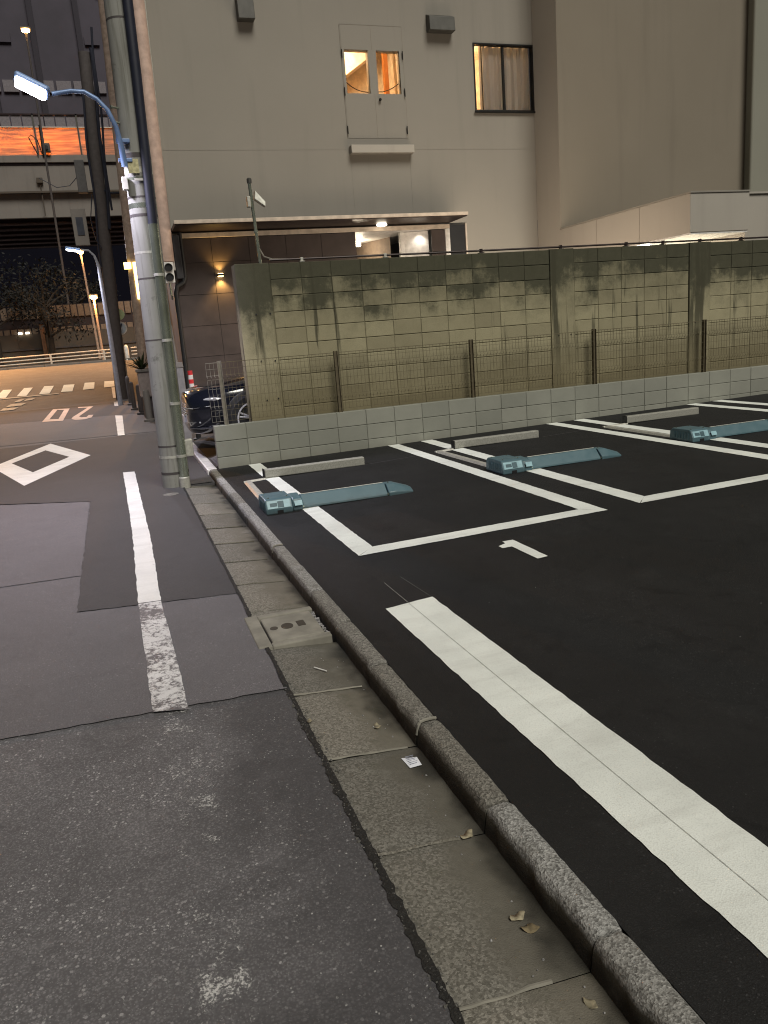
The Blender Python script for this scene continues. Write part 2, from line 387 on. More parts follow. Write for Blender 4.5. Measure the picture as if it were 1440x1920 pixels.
# ------------------------------------------------------------------ mesh helpers
class MB:
    def __init__(s): s.v = []; s.f = []
    def add(s, vs, fs):
        o = len(s.v); s.v += [tuple(v) for v in vs]; s.f += [tuple(i + o for i in f) for f in fs]; return s
    def box(s, x0, x1, y0, y1, z0, z1):
        return s.add([(x0, y0, z0), (x1, y0, z0), (x1, y1, z0), (x0, y1, z0), (x0, y0, z1), (x1, y0, z1), (x1, y1, z1), (x0, y1, z1)],
                     [(0, 3, 2, 1), (4, 5, 6, 7), (0, 1, 5, 4), (1, 2, 6, 5), (2, 3, 7, 6), (3, 0, 4, 7)])
    def obox(s, c, size, rot):
        m = Matrix.LocRotScale(Vector(c), rot, Vector(size)); k = .5
        vs = [m @ Vector(p) for p in [(-k, -k, -k), (k, -k, -k), (k, k, -k), (-k, k, -k), (-k, -k, k), (k, -k, k), (k, k, k), (-k, k, k)]]
        return s.add(vs, [(0, 3, 2, 1), (4, 5, 6, 7), (0, 1, 5, 4), (1, 2, 6, 5), (2, 3, 7, 6), (3, 0, 4, 7)])
    def poly(s, pts): return s.add(pts, [tuple(range(len(pts)))])
    def prism(s, pts, off):
        n = len(pts); o = Vector(off)
        vs = [Vector(p) for p in pts] + [Vector(p) + o for p in pts]
        fs = [tuple(range(n))[::-1], tuple(range(n, 2 * n))] + [(i, (i + 1) % n, n + (i + 1) % n, n + i) for i in range(n)]
        return s.add(vs, fs)
    def tube(s, pts, r, n=10, cap=True):
        pts = [Vector(p) for p in pts]; rs = r if isinstance(r, (list, tuple)) else [r] * len(pts)
        vs = []; fs = []; prev = None
        for i, p in enumerate(pts):
            d = (pts[min(i + 1, len(pts) - 1)] - pts[max(i - 1, 0)]).normalized()
            if prev is None:
                a = d.orthogonal().normalized()
            else:
                a = (prev - d * prev.dot(d)).normalized()
            prev = a; b = d.cross(a)
            for k in range(n):
                t = 2 * math.pi * k / n
                vs.append(p + (a * math.cos(t) + b * math.sin(t)) * rs[i])
        for i in range(len(pts) - 1):
            for k in range(n):
                fs.append((i * n + k, i * n + (k + 1) % n, (i + 1) * n + (k + 1) % n, (i + 1) * n + k))
        if cap:
            fs.append(tuple(range(n))[::-1]); fs.append(tuple((len(pts) - 1) * n + k for k in range(n)))
        return s.add(vs, fs)
    def cyl(s, p0, p1, r0, r1=None, n=16): return s.tube([p0, p1], [r0, r0 if r1 is None else r1], n)
    def lathe(s, prof, c, axis='Z', n=24):
        vs = []; fs = []
        for (r, h) in prof:
            for k in range(n):
                t = 2 * math.pi * k / n; a, b = r * math.cos(t), r * math.sin(t)
                p = (a, b, h) if axis == 'Z' else ((a, h, b) if axis == 'Y' else (h, a, b))
                vs.append(Vector(c) + Vector(p))
        m = len(prof)
        for i in range(m - 1):
            for k in range(n): fs.append((i * n + k, i * n + (k + 1) % n, (i + 1) * n + (k + 1) % n, (i + 1) * n + k))
        fs.append(tuple(range(n))[::-1]); fs.append(tuple((m - 1) * n + k for k in range(n)))
        return s.add(vs, fs)
    def build(s, name, mat, parent=None, origin=None, smooth=False, bevel=0., seg=2):
        me = bpy.data.meshes.new(name)
        o0 = Vector(origin) if origin is not None else (world_loc(parent) if parent else Vector())
        me.from_pydata([tuple(Vector(v) - o0) for v in s.v], [], s.f); me.update()
        b = bmesh.new(); b.from_mesh(me); bmesh.ops.recalc_face_normals(b, faces=b.faces); b.to_mesh(me); b.free()
        if mat: me.materials.append(mat)
        ob = bpy.data.objects.new(name, me); COL.objects.link(ob)
        if parent: ob.parent = parent; ob.location = o0 - world_loc(parent)
        else: ob.location = o0
        if smooth:
            for p in me.polygons: p.use_smooth = True
            try: me.set_sharp_from_angle(angle=R(38))
            except Exception: pass
        if bevel:
            md = ob.modifiers.new('bevel', 'BEVEL'); md.width = bevel; md.segments = seg; md.limit_method = 'ANGLE'; md.angle_limit = R(40)
        return ob

def world_loc(o):
    v = Vector()
    while o: v += o.location; o = o.parent
    return v
def tag(o, label=None, cat=None, group=None, kind=None):
    if label: o['label'] = label
    if cat: o['category'] = cat
    if group: o['group'] = group
    if kind: o['kind'] = kind
    return o
def thing(name, loc, label, cat, group=None):
    o = bpy.data.objects.new(name, None); o.empty_display_size = .2; COL.objects.link(o); o.location = loc
    return tag(o, label, cat, group)
def struct(ob): ob['kind'] = 'structure'; return ob
def copy_tree(o, parent=None):
    c = o.copy(); COL.objects.link(c); c.parent = parent
    for ch in list(o.children): copy_tree(ch, c)
    return c
def lamp(name, kind, loc, energy, color, size=.1, parent=None, target=None, angle=90, blend=.5):
    d = bpy.data.lights.new(name, kind); d.energy = energy; d.color = color
    if kind == 'AREA': d.size = size
    else: d.shadow_soft_size = size
    if kind == 'SPOT': d.spot_size = R(angle); d.spot_blend = blend
    o = bpy.data.objects.new(name, d); COL.objects.link(o)
    o.location = Vector(loc) - (world_loc(parent) if parent else Vector()); o.parent = parent
    if target is not None: o.rotation_euler = (Vector(loc) - Vector(target)).to_track_quat('Z', 'Y').to_euler()
    return o
def wall_holes(mb, x0, x1, z0, z1, y, holes, depth):
    xs = sorted({x0, x1, *[h[0] for h in holes], *[h[1] for h in holes]}); zs = sorted({z0, z1, *[h[2] for h in holes], *[h[3] for h in holes]})
    for i in range(len(xs) - 1):
        for j in range(len(zs) - 1):
            cx = (xs[i] + xs[i + 1]) / 2; cz = (zs[j] + zs[j + 1]) / 2
            if any(h[0] < cx < h[1] and h[2] < cz < h[3] for h in holes): continue
            mb.poly([(xs[i], y, zs[j]), (xs[i + 1], y, zs[j]), (xs[i + 1], y, zs[j + 1]), (xs[i], y, zs[j + 1])])
    for a, b, c, d in holes:
        for p, q in (((a, c), (b, c)), ((b, c), (b, d)), ((b, d), (a, d)), ((a, d), (a, c))):
            mb.poly([(p[0], y, p[1]), (q[0], y, q[1]), (q[0], y + depth, q[1]), (p[0], y + depth, p[1])])
    return mb

# ------------------------------------------------------------------ ground, road, lot
def prof(y): return -.06 + (0 if y < 28 else .055 * (min(y, 50) - 28))
def lotz(x): return .0105 * (x - 1.0)

struct(MB().poly([(-400, -400, -.35), (400, -400, -.35), (400, 900, -.35), (-400, 900, -.35)]).build('ground', M['ground']))
mb = MB()
for x0, x1, ys in ((-60, .53, (-25, 9.2)), (-60, .9, (9.2, 28)), (-60, 60, (28, 50, 400))):
    for a, b in zip(ys[:-1], ys[1:]):
        mb.poly([(x0, a, prof(a)), (x1, a, prof(a)), (x1, b, prof(b)), (x0, b, prof(b))])
mb.poly([(.53, -25, -.06), (.53, 9.2, -.06), (.53, 9.2, -.3), (.53, -25, -.3)]); mb.poly([(.53, 9.2, -.06), (.9, 9.2, -.06), (.9, 9.2, -.3), (.53, 9.2, -.3)])
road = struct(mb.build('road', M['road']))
mb = MB()
for a, b in ((-25, 9.99), ):
    mb.poly([(.995, a, lotz(.995)), (40, a, lotz(40)), (40, b, lotz(40)), (.995, b, lotz(.995))])
lot = struct(mb.build('parking_lot', M['lot']))

def jag(pts, amp=.012, step=.12):
    out = []
    for i in range(len(pts)):
        a, b = Vector((*pts[i], 0)), Vector((*pts[(i + 1) % len(pts)], 0)); n = max(1, int((b - a).length / step))
        d = (b - a).normalized(); pn = Vector((-d.y, d.x, 0))
        for k in range(n):
            p = a + (b - a) * k / n
            if k: p += pn * random.uniform(-amp, amp)
            out.append((p.x, p.y))
    return out
def sheet(name, mat, pts, zoff, zf, parent, ragged=0., step=.05):
    if ragged: pts = jag(pts, ragged, step)
    mbx = MB().poly([(x, y, zf(y) + zoff) for x, y in pts])
    return mbx.build(name, mat, parent)
rz = lambda y: prof(y)
# resurfaced patches on the old street
sheet('asphalt_patch', M['patchC'], [(-9, 3.6), (-.7, 3.7), (.525, 3.6), (.525, 9.19), (-.5, 9.1), (-9, 9.6)], .004, rz, road, .012)
sheet('asphalt_patch', M['patchA'], [(-9, 3.05), (-.68, 3.385), (.525, 3.28), (.525, 4.80), (-.46, 4.98), (-.465, 5.84), (-1.02, 5.87), (-9, 5.92)], .007, rz, road, .006)
sheet('asphalt_patch', M['patchB'], [(-.46, 4.99), (.525, 4.80), (.525, 9.205), (.88, 9.205), (.88, 15.9), (-9, 16.3), (-9, 9.9), (-1.48, 9.54), (-.49, 8.96)], .010, rz, road, .008)
sheet('asphalt_patch', M['patchA'], [(-9, 5.95), (-1.02, 5.9), (-.47, 5.86), (-.5, 8.95), (-1.48, 9.5), (-9, 9.86)], .008, rz, road, .006)
sheet('asphalt_patch', M['patchFar'], [(-9, 17.4), (.88, 16.1), (.88, 21.3), (-9, 25.3)], .006, rz, road, .01)
sheet('asphalt_patch', M['patchB'], [(-12, 25.4), (.88, 21.4), (.88, 27.9), (-12, 27.9)], .007, rz, road, .01)

# street markings
def mark(name, mat, pts, zoff=.013, parent=road, zf=rz, ragged=.004, label=None):
    o = sheet(name, mat, pts, zoff, zf, parent, ragged, .06)
    if label: o['label'] = label
    return o
mark('painted_line', M['paint_old'], [(-.13, 10.86), (.02, 10.82), (.035, 9.3), (.06, 6.56), (.05, 4.92), (-.09, 4.94), (-.085, 7.06), (-.11, 9.44)], label='white edge line')
mark('painted_line', M['paint_worn'], [(-.09, 4.93), (.05, 4.91), (.07, 4.04), (.08, 3.27), (-.07, 3.32), (-.08, 4.06)], label='worn grey stretch of the edge line')
mark('painted_line', M['remnant'], [(-.14, 3.3), (.2, 3.3), (.2, .9), (-.14, .9)], .004, ragged=0, label='flakes left of the edge line')
mark('painted_line', M['paint_old'], [(-.23, 21.56), (-.05, 21.28), (-.05, 16.0), (-.18, 16.04)])
mark('painted_line', M['paint_dull'], [(-.28, 28.0), (-.14, 28.0), (-.14, 25.48), (-.25, 25.66)])
mark('painted_line', M['paint_old'], [(-.33, 33.2), (-.15, 33.2), (-.15, 29.1), (-.29, 29.24)], .02)
mb = MB(); zo = -.06 + .013
out_ = [(-1.41, 15.92), (-.61, 13.28), (-1.35, 10.76), (-2.06, 13.2)]; in_ = [(-1.41, 14.8), (-.94, 13.4), (-1.36, 12.0), (-1.80, 13.4)]
for i in range(4):
    j = (i + 1) % 4; mb.poly([(*out_[i], zo), (*out_[j], zo), (*in_[j], zo), (*in_[i], zo)])
mb.build('painted_diamond', M['paint_old'], road)
zo = -.06 + .013
mb = MB()
o4 = [(-2.05, 21.9), (-2.15, 27.2), (-1.62, 26.7), (-1.52, 21.6)]; i4 = [(-1.92, 22.6), (-1.98, 26.6), (-1.76, 26.2), (-1.68, 22.4)]
for i in range(4):
    j = (i + 1) % 4; mb.poly([(*o4[i], zo), (*o4[j], zo), (*i4[j], zo), (*i4[i], zo)])
mb.build('painted_number', M['paint_orange'], road)['label'] = 'zero of the 20 speed marking'
mb = MB()
two = [(-1.38, 27.0), (-.90, 26.6), (-1.17, 22.6), (-1.10, 22.15), (-.96, 22.1), (-.93, 22.75), (-.80, 22.7), (-.82, 21.75), (-.97, 21.3), (-1.22, 21.45), (-1.33, 21.9), (-1.33, 22.6), (-1.06, 26.2), (-1.36, 26.45)]
mb.poly([(x, y, zo) for x, y in two]); mb.build('painted_number', M['paint_orange'], road)['label'] = 'two of the 20 speed marking'
mark('stop_line', M['paint_dull'], [(-6, 32.85), (-2.3, 32.85), (-2.28, 32.55), (-6, 32.35)], .02)
for q in ([(-5.3, 33), (-4.98, 32.9), (-5.2, 36.3), (-5.55, 36.5)], [(-4.60, 33.0), (-4.2, 32.95), (-4.33, 36.3), (-4.70, 36.5)], [(-3.83, 33.08), (-3.47, 32.95), (-3.52, 36.4), (-3.88, 36.5)],
          [(-3.03, 33.14), (-2.64, 33.04), (-2.68, 36.34), (-3.08, 36.54)], [(-2.23, 33.24), (-1.8, 33.06), (-1.84, 36.18), (-2.28, 36.34)],
          [(-1.42, 33.32), (-.99, 33.34), (-1.02, 36.3), (-1.43, 36.44)], [(-.62, 33.5), (-.17, 33.5), (-.15, 36.1), (-.61, 36.3)]):
    mark('crossing_bar', M['paint'], q, .02)
for q in ([(-3.72, 30.9), (-3.62, 31.7), (-3.42, 31.75), (-3.5, 30.95)], [(-3.40, 31.0), (-3.33, 31.75), (-3.05, 31.8), (-3.12, 31.2)],
          [(-3.83, 29.5), (-3.75, 30.35), (-3.22, 30.3), (-3.33, 29.6)], [(-3.89, 28.52), (-3.86, 29.24), (-3.37, 29.1), (-3.47, 28.45)], [(-4.5, 28.5), (-4.4, 29.2), (-4.02, 29.2), (-4.05, 28.5)]):
    mark('painted_letter', M['paint_dull'], q, .02)

cvr = tag(MB().lathe([(.085, 0), (.085, .004), (.06, .005), (.058, .003), (.0, .003)], (.36, 8.72, -.052), n=24).build('valve_cover', simple('worn valve cover', (.15, .145, .13), .8, .1, .3, 30), None, origin=(.36, 8.72, -.05)), 'small round worn valve cover in the asphalt just before the near utility pole', 'valve cover')
# lot markings
lz = None
def lmark(name, mat, pts, ragged=.003, label=None, z=.004):
    pts = jag(pts, ragged, .05) if ragged else pts
    o = MB().poly([(x, y, lotz(x) + z) for x, y in pts]).build(name, mat, lot)
    if label: o['label'] = label
    return o
lmark('painted_line', M['paint'], [(1.22, 3.88), (1.52, 3.92), (1.535, 1.48), (1.54, -3), (1.245, -3), (1.24, 1.19)], .003, 'broad white stripe along the kerb')
lmark('painted_line', M['chalk'], [(1.359, 4.31), (1.3612, 4.31), (1.3818, 1.2), (1.384, -3), (1.3815, -3), (1.3798, 1.2)], 0, 'thin chalk line down the broad stripe', .0065)
lmark('painted_line', M['chalk2'], [(1.484, 4.36), (1.487, 4.36), (1.513, 3.93), (1.51, 3.93)], 0, 'thin scratch line', .0065)
def bay(xl0, xl1, xr0, xr1, y0, last=False):
    lmark('painted_line', M['paint'], [(xl0, y0), (xl1, y0 + .17), (xl1, 9.77), (xl0, 9.77)])
    lmark('painted_line', M['paint'], [(xl0 + .005, y0 - .001), (xr1, y0 + .03), (xr0, y0 + .19), (xl1 + .002, y0 + .171)])
    lmark('painted_line', M['paint'], [(xr1, y0 + .032), (xr1, 9.78), (xr0, 9.78), (xr0, y0 + .192)])
bay(1.40, 1.555, 3.29, 3.45, 4.97); bay(3.77, 3.94, 5.72, 5.90, 5.03); bay(6.17, 6.35, 8.18, 8.36, 5.1); bay(8.66, 8.84, 10.6, 10.78, 5.15)
lmark('painted_number', M['paint'], [(2.30, 4.61), (2.37, 4.645), (2.375, 4.70), (2.455, 4.695), (2.455, 4.22), (2.375, 4.21), (2.37, 4.55), (2.30, 4.55)], .002, 'white number one in front of the first bay')
lmark('painted_line', M['patchC'], [(2.58, 8.555), (3.28, 8.66), (3.28, 8.672), (2.58, 8.567)], 0, 'thin sealed wire slot')
lmark('painted_line', M['patchC'], [(5.06, 8.73), (5.71, 8.78), (5.71, 8.792), (5.06, 8.742)], 0, 'thin sealed wire slot')

# ------------------------------------------------------------------ gutter and kerb
gut = thing('gutter', (.7, 4, -.08), None, None); gut['kind'] = 'structure'
kerb = thing('kerb', (.94, 4, 0), None, None); kerb['kind'] = 'structure'
def gutter_slab(y0, y1):
    nx, ny = 8, 12; mb = MB(); vs = []; fs = []
    dz = random.uniform(-.003, .003); tilt = random.uniform(-.002, .002)
    for j in range(ny + 1):
        for i in range(nx + 1):
            x = .535 + (.902 - .535) * i / nx; y = y0 + (y1 - y0) * j / ny
            z = -.056 - .032 * (i / nx) + dz + tilt * (j / ny - .5) * 2 + noise.noise(Vector((x * 9, y * 9, 3))) * .0022
            if i == 0: x += noise.noise(Vector((y * 14, 1, 8))) * .008; z -= .004
            if j in (0, ny): z -= .006
            vs.append((x, y, z))
    for j in range(ny):
        for i in range(nx):
            a = j * (nx + 1) + i; fs.append((a, a + 1, a + nx + 2, a + nx + 1))
    mb.add(vs, fs)
    rim = [j * (nx + 1) for j in range(ny + 1)]
    for a, b in zip(rim[:-1], rim[1:]):
        va, vb = vs[a], vs[b]; mb.poly([va, vb, (vb[0], vb[1], -.2), (va[0], va[1], -.2)])
    return mb.build('gutter_slab', M['gutter'], gut, smooth=True)
def kerb_stone(y0, y1):
    pr = [(.894, -.14), (.901, -.062), (.908, -.022), (.913, -.004), (.918, .004), (.926, .0085), (.945, .0095), (.972, .010), (.988, .0085), (.995, .002), (.998, -.03), (.998, -.14)]
    ny = 22; vs = []; fs = []; n = len(pr); dx = random.uniform(-.003, .003); dz = random.uniform(-.003, .003)
    for j in range(ny + 1):
        y = y0 + (y1 - y0) * j / ny; e = min(j, ny - j)
        for (x, z) in pr:
            k = noise.noise(Vector((x * 45, y * 28, z * 45))) * .0045 + noise.noise(Vector((x * 12, y * 9, 5))) * .003 - (.006 if noise.noise(Vector((y * 7, 31, 5))) > .33 and .907 < x < .925 else 0)
            s = .006 if e == 0 else 0
            cx = .94
            vs.append((x + dx + (cx - x) * s * 6 * (z > -.1) * .3 + k * (x < .98), y, z + dz - s + (k if z > -.02 else 0)))
    for j in range(ny):
        for i in range(n - 1): a = j * n + i; fs.append((a, a + 1, a + n + 1, a + n))
    fs.append(tuple(range(n))); fs.append(tuple(ny * n + i for i in range(n)))
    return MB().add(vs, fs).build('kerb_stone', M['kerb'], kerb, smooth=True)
k = 0
ys = [-1.0 + .6 * i for i in range(0, 18)]   # joints at 1.4, 2.0, 2.6 ...
for y in ys:
    a, b = y, y + .6
    if abs(a - 3.8) < .05: pass
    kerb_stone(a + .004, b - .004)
    if b < 9.23:
        if abs(a - 3.8) < .05: gutter_slab(4.313, 4.3985); continue
        gutter_slab(a + .0015, b - .0015)
for y0, y1 in ((9.81, 11.0), (11.01, 12.2), (12.21, 13.6)):
    MB().box(.885, 1.01, y0, y1, -.14, .004).build('kerb_stone', M['white'], kerb, bevel=.012)['label'] = 'white painted flush kerb stone'
for y0 in (13.62, 14.83, 16.04, 17.25, 18.46):
    MB().box(.885, 1.01, y0, y0 + 1.2, -.14, .02).build('kerb_stone', M['kerb'], kerb, bevel=.012)
for y in (2.6, 5.6):
    MB().tube([(.905, y, -.045), (.915, y, -.004), (.923, y, .007), (.94, y, .0105), (.97, y, .011), (.989, y, .008)], .0065, 6).build('kerb_mortar', M['lid'], kerb)
rnm = random.Random(4)
for y in (1.4, 2.0, 2.6, 3.2, 4.4, 5.0, 5.6, 6.2, 6.8, 7.4, 8.0):
    xe = .86 if y != 1.4 else .79
    MB().tube([(.54 + (xe - .54) * i / 8, y + rnm.uniform(-.004, .004), -.0575 - .032 * ((xe - .54) * i / 8) / .35) for i in range(9)], [rnm.uniform(.0035, .0065) for i in range(9)], 5).build('joint_mortar', M['lid'] if y in (1.4, 2.6, 3.2) else M['gutter'], gut)
rnm = random.Random(9)
for y0, y1 in ((.3, 1.6), (1.6, 3.25), (3.25, 3.79), (4.32, 6.0), (6.0, 9.2)):
    n_ = int((y1 - y0) / .014); L_ = []; R_ = []
    for i in range(n_ + 1):
        y = y0 + (y1 - y0) * i / n_
        wv = noise.noise(Vector((y * 4, 2, 1))) * .5 + noise.noise(Vector((y * 17, 5, 1))) * .35 + noise.noise(Vector((y * 55, 5, 1))) * .35
        L_.append((.520 - max(.0, .008 + wv * .036) * (1 if y < 3.3 else .4), y, -.06 + (.0045 if y < 3.3 else .0145))); R_.append((.537 + noise.noise(Vector((y * 30, 7, 2))) * .008, y, -.0535 + (0 if y < 3.3 else .008)))
    m_ = MB(); m_.add(L_ + R_, [(i, i + 1, n_ + 2 + i, n_ + 1 + i) for i in range(n_)]); m_.build('edge_crumbs', M['crumb'], road)
# catch basin lid
lid = thing('basin_cover', (.68, 4.05, -.06), 'square concrete catch basin cover set in the gutter beside the kerb', 'drain cover')
mb = MB(); mb.box(.485, .56, 3.80, 4.31, -.2, -.046); mb.box(.56, .884, 4.255, 4.31, -.2, -.049); mb.box(.56, .884, 3.80, 3.855, -.2, -.049)
mb.build('frame', M['lid'], lid, bevel=.008)
MB().box(.570, .862, 3.866, 4.244, -.2, -.051).build('cover_slab', M['lid'], lid, bevel=.010)
MB().box(.56, .884, 3.855, 4.255, -.2, -.085).build('gap_floor', M['black'], lid)
def disc(mb, cx, cy, rx, ry, z, n=20): return mb.prism([(cx + rx * math.cos(2 * math.pi * i / n), cy + ry * math.sin(2 * math.pi * i / n), z) for i in range(n)], (0, 0, .0025))
disc(MB(), .615, 4.055, .022, .026, -.0515).build('grip_hole', M['lidstain'], lid)
disc(MB(), .690, 4.055, .034, .044, -.0515).build('grip_hole', M['lidstain'], lid)
MB().box(.748, .792, 4.02, 4.10, -.0515, -.0485).build('grip_hole', M['lidstain'], lid)
mb = MB()
for i in range(11): mb.obox((.872 + random.uniform(-.006, .006), 3.87 + i * .036 + random.uniform(-.012, .012), -.066), (random.uniform(.008, .022), random.uniform(.010, .026), random.uniform(.008, .02)), Matrix.Rotation(random.random() * 3, 3, 'Z').to_quaternion())
tag(mb.build('gravel', M['chip'], None), kind='stuff')['label'] = 'pale gravel caught along the kerb side of the drain cover'

# ------------------------------------------------------------------ block walls
def block_mesh(w, d, h, bev, name, mat):
    me = bpy.data.meshes.new(name); b = bmesh.new()
    bmesh.ops.create_cube(b, size=1.); bmesh.ops.scale(b, vec=(w, d, h), verts=b.verts)
    fr = [e for e in b.edges if sum(v.co.y for v in e.verts) < -d * .9]
    bmesh.ops.bevel(b, geom=fr, offset=bev, segments=1, affect='EDGES')
    b.to_mesh(me); b.free(); me.materials.append(mat); return me
old = thing('block_wall', (1.55, 10.0, .2), 'tall old concrete block wall with dark algae stains along its top', 'wall')
bm_old = block_mesh(.394, .16, .193, .005, 'block', M['old_block'])
def put(me, name, loc, parent):
    o = bpy.data.objects.new(name, me); COL.objects.link(o); o.parent = parent; o.location = Vector(loc) - world_loc(parent); return o
cols = [1.98 + .4 * i for i in range(10)] + [6.38 + .4 * i for i in range(5)] + [8.78 + .4 * i for i in range(6)]
for x in cols:
    for r in range(10):
        put(bm_old, 'block', (x + .2 + random.uniform(-.0015, .0015), 10.08 + random.uniform(-.003, .003), .47 + .2 * r + .1), old)
MB().box(1.97, 11.18, 10.008, 10.14, .1, 2.462).build('mortar_bed', M['old_mortar'], old)
for i, (x0, x1) in enumerate(((1.545, 1.972), (5.985, 6.375), (8.385, 8.775))):
    nx, nz = 5, 26; vs = []; fs = []
    p = MB().box(x0, x1, 9.985 if i else 9.99, 10.22 if i else 10.24, .1, 2.475).build('pilaster', M['old_pilaster'] if i else M['old_pilaster_end'], old, bevel=.008)
for px_, pz in ((1.75, 1.86), (1.93, 1.86), (1.75, 1.28), (1.93, 1.27), (1.77, .78), (1.92, .79), (6.10, 1.28), (6.30, 1.28), (8.5, 1.3), (8.70, 1.28)):
    MB().cyl((px_, 9.983, pz), (px_, 9.979, pz), .010, n=10).build('tie_hole', M['black'], old)
mb = MB(); mb.tube([(2.0, 10.05, 2.51), (4.2, 10.05, 2.505), (11.1, 10.05, 2.505)], .013, 8)
mb.build('conduit', M['darktrim'], old)
for x in (2.42, 3.55, 4.95, 6.2, 7.3, 7.95, 8.62, 9.4, 10.3):
    mb = MB(); mb.box(x - .018, x + .018, 10.03, 10.07, 2.476, 2.528); mb.box(x - .035, x + .035, 10.01, 10.09, 2.472, 2.480); mb.build('clamp', M['galv_dull'] if x < 4 else M['darktrim'], old, bevel=.003)

low = thing('low_block_wall', (1.03, 9.8, 0), 'low three course wall of clean grey blocks behind the parking bays', 'wall')
bm_new = block_mesh(.394, .12, .193, .004, 'block', M['new_block'])
for i in range(25):
    for r in range(3):
        put(bm_new, 'block', (1.03 + .4 * i + .2, 9.86 + random.uniform(-.0015, .0015), .54 - .2 * r - .1), low)
MB().box(1.035, 11.02, 9.808, 9.91, -.1, .535).build('mortar_bed', M['new_mortar'], low)

# ------------------------------------------------------------------ mesh fence
fence = thing('mesh_fence', (1.2, 9.87, .54), 'thin brown wire mesh fence standing on the low grey block wall', 'fence')
px_list = [1.20, 2.70, 4.635, 6.60, 8.56, 10.5]
for i, x in enumerate(px_list):
    mb = MB(); yy = 9.86
    mb.box(x - .025, x + .025, yy - .006, yy, .53, 1.33); mb.box(x - .025, x - .019, yy - .03, yy + .02, .53, 1.33); mb.box(x + .019, x + .025, yy - .03, yy + .02, .53, 1.33)
    o = mb.build('post', M['fence_lit'] if i == 0 else M['bronze'], fence)
    if i == 0: o['label'] = 'end post coloured paler, as lit'
segs = [(1.03, 1.175)] + [(a + .025, b - .025) for a, b in zip(px_list[:-1], px_list[1:])]
for x0, x1 in segs:
    mb = MB(); y = 9.845; n = max(2, int(round((x1 - x0) / .05)))
    for k in range(n + 1):
        x = x0 + (x1 - x0) * k / n; mb.tube([(x, y, .58), (x, y, .72), (x, y - .03, .75), (x, y, .78), (x, y, 1.10), (x, y - .03, 1.13), (x, y, 1.16), (x, y, 1.31)], .0022, 4, False)
    for z in (.585, .655, .725, .775, .88, .99, 1.105, 1.155, 1.235, 1.31):
        mb.tube([(x0, y - .004, z), (x1, y - .004, z)], .0025 if z < 1.3 else .005, 4, False)
    mb.build('mesh_panel', M['wire_lit'] if x1 < 1.2 else M['wire'], fence)

# ------------------------------------------------------------------ parking locks and wheel stops
def make_lock():
    t = thing('parking_lock', (1.07, 6.7, lotz(1.07)), None, 'parking lock', 'flap plate parking locks in the bays')
    B = Vector((1.07, 6.7, lotz(1.07)))
    def P(y, z, x): return (B.x + x, B.y + y, B.z + z)
    def ext(prf, x0, x1): return MB().prism([P(y, z, x0) for y, z in prf], (x1 - x0, 0, 0))
    ext([(.0, 0), (.0, .05), (.035, .125), (.06, .138), (.34, .138), (.38, .11), (.39, 0)], 0, .245).build('housing', M['teal'], t, bevel=.010)
    ext([(.015, .0), (.02, .05), (.05, .105), (.08, .118), (.24, .128), (.29, .10), (.30, 0)], .249, .345).build('motor_cover', M['teal'], t, bevel=.014)
    sl = Vector((0, .035, .075)).normalized()
    def facebox(x0, x1, s0, s1, th, name, mat):   # small plate lying on the sloped front face
        a = B + Vector((0, .0, .05)); n = Vector((0, -sl.z, sl.y))
        pts = [a + Vector((x, 0, 0)) + sl * s for x, s in ((x0, s0), (x1, s0), (x1, s1), (x0, s1))]
        MB().prism([p - n * .002 for p in pts], n * (th + .002)).build(name, mat, t, bevel=.002)
    facebox(.015, .225, .002, .076, .004, 'front_plate', M['teal_pale'])
    facebox(.040, .105, .020, .055, .0055, 'label_plate', M['teal_dark'])
    facebox(.110, .165, .008, .066, .0065, 'lock_recess', M['teal_dark'])
    facebox(.262, .335, .002, .05, .004, 'front_plate', M['teal_pale'])
    MB().box(*[v for pr in ((B.x + .10, B.x + .155), (B.y - .003, B.y + .02), (B.z + .0, B.z + .034)) for v in pr]).build('cable_slot', M['black'], t)
    for i in range(6):
        y = .06 + i * .045
        MB().box(B.x - .006, B.x + .002, B.y + y, B.y + y + .022, B.z + .03, B.z + .105).build('vent_rib', M['teal_dark'], t, bevel=.002)
    prf = [(.03, .012), (.035, .03), (.12, .118), (.15, .122), (.19, .118), (.27, .03), (.275, .012)]
    ext(prf, .348, 1.165).build('flap_plate', M['teal'], t, bevel=.006)
    MB().tube([P(.15, .1225, .36), P(.15, .1225, 1.155)], .005, 6).build('worn_edge', M['galv_dull'], t)
    for xx in (.345, 1.166): MB().cyl(P(.03, .03, xx), P(.275, .03, xx), .009, n=8).build('hinge_pin', M['galv'], t)
    mb = MB(); a = prf
    e0 = [(.02, 0), (.02, .045), (.10, .115), (.21, .115), (.29, .045), (.29, 0)]; e1 = [(.03, 0), (.03, .03), (.10, .055), (.21, .055), (.28, .03), (.28, 0)]
    ring = []
    for prf_, x in ((e0, 1.172), (e0, 1.25), (e1, 1.42)):
        ring.append([P(y, z, x) for y, z in prf_])
    n = 6; vs = [p for r in ring for p in r]; fs = [tuple(range(n)), tuple(2 * n + i for i in range(n))]
    for j in range(2):
        for i in range(n): fs.append((j * n + i, j * n + (i + 1) % n, (j + 1) * n + (i + 1) % n, (j + 1) * n + i))
    mb.add(vs, fs).build('end_bearing', M['teal'], t, bevel=.008)
    for x, y, z in ((.04, .08, .139), (.21, .08, .139), (.04, .32, .137), (.21, .32, .137), (1.21, .155, .116)):
        q = P(y, z, x); MB().lathe([(.009, 0), (.009, .004), (.005, .006)], q, n=10).build('bolt', M['galv'], t)
    return t
lock0 = make_lock()
lock0['label'] = 'teal parking lock nearest the kerb, lying in the first bay'
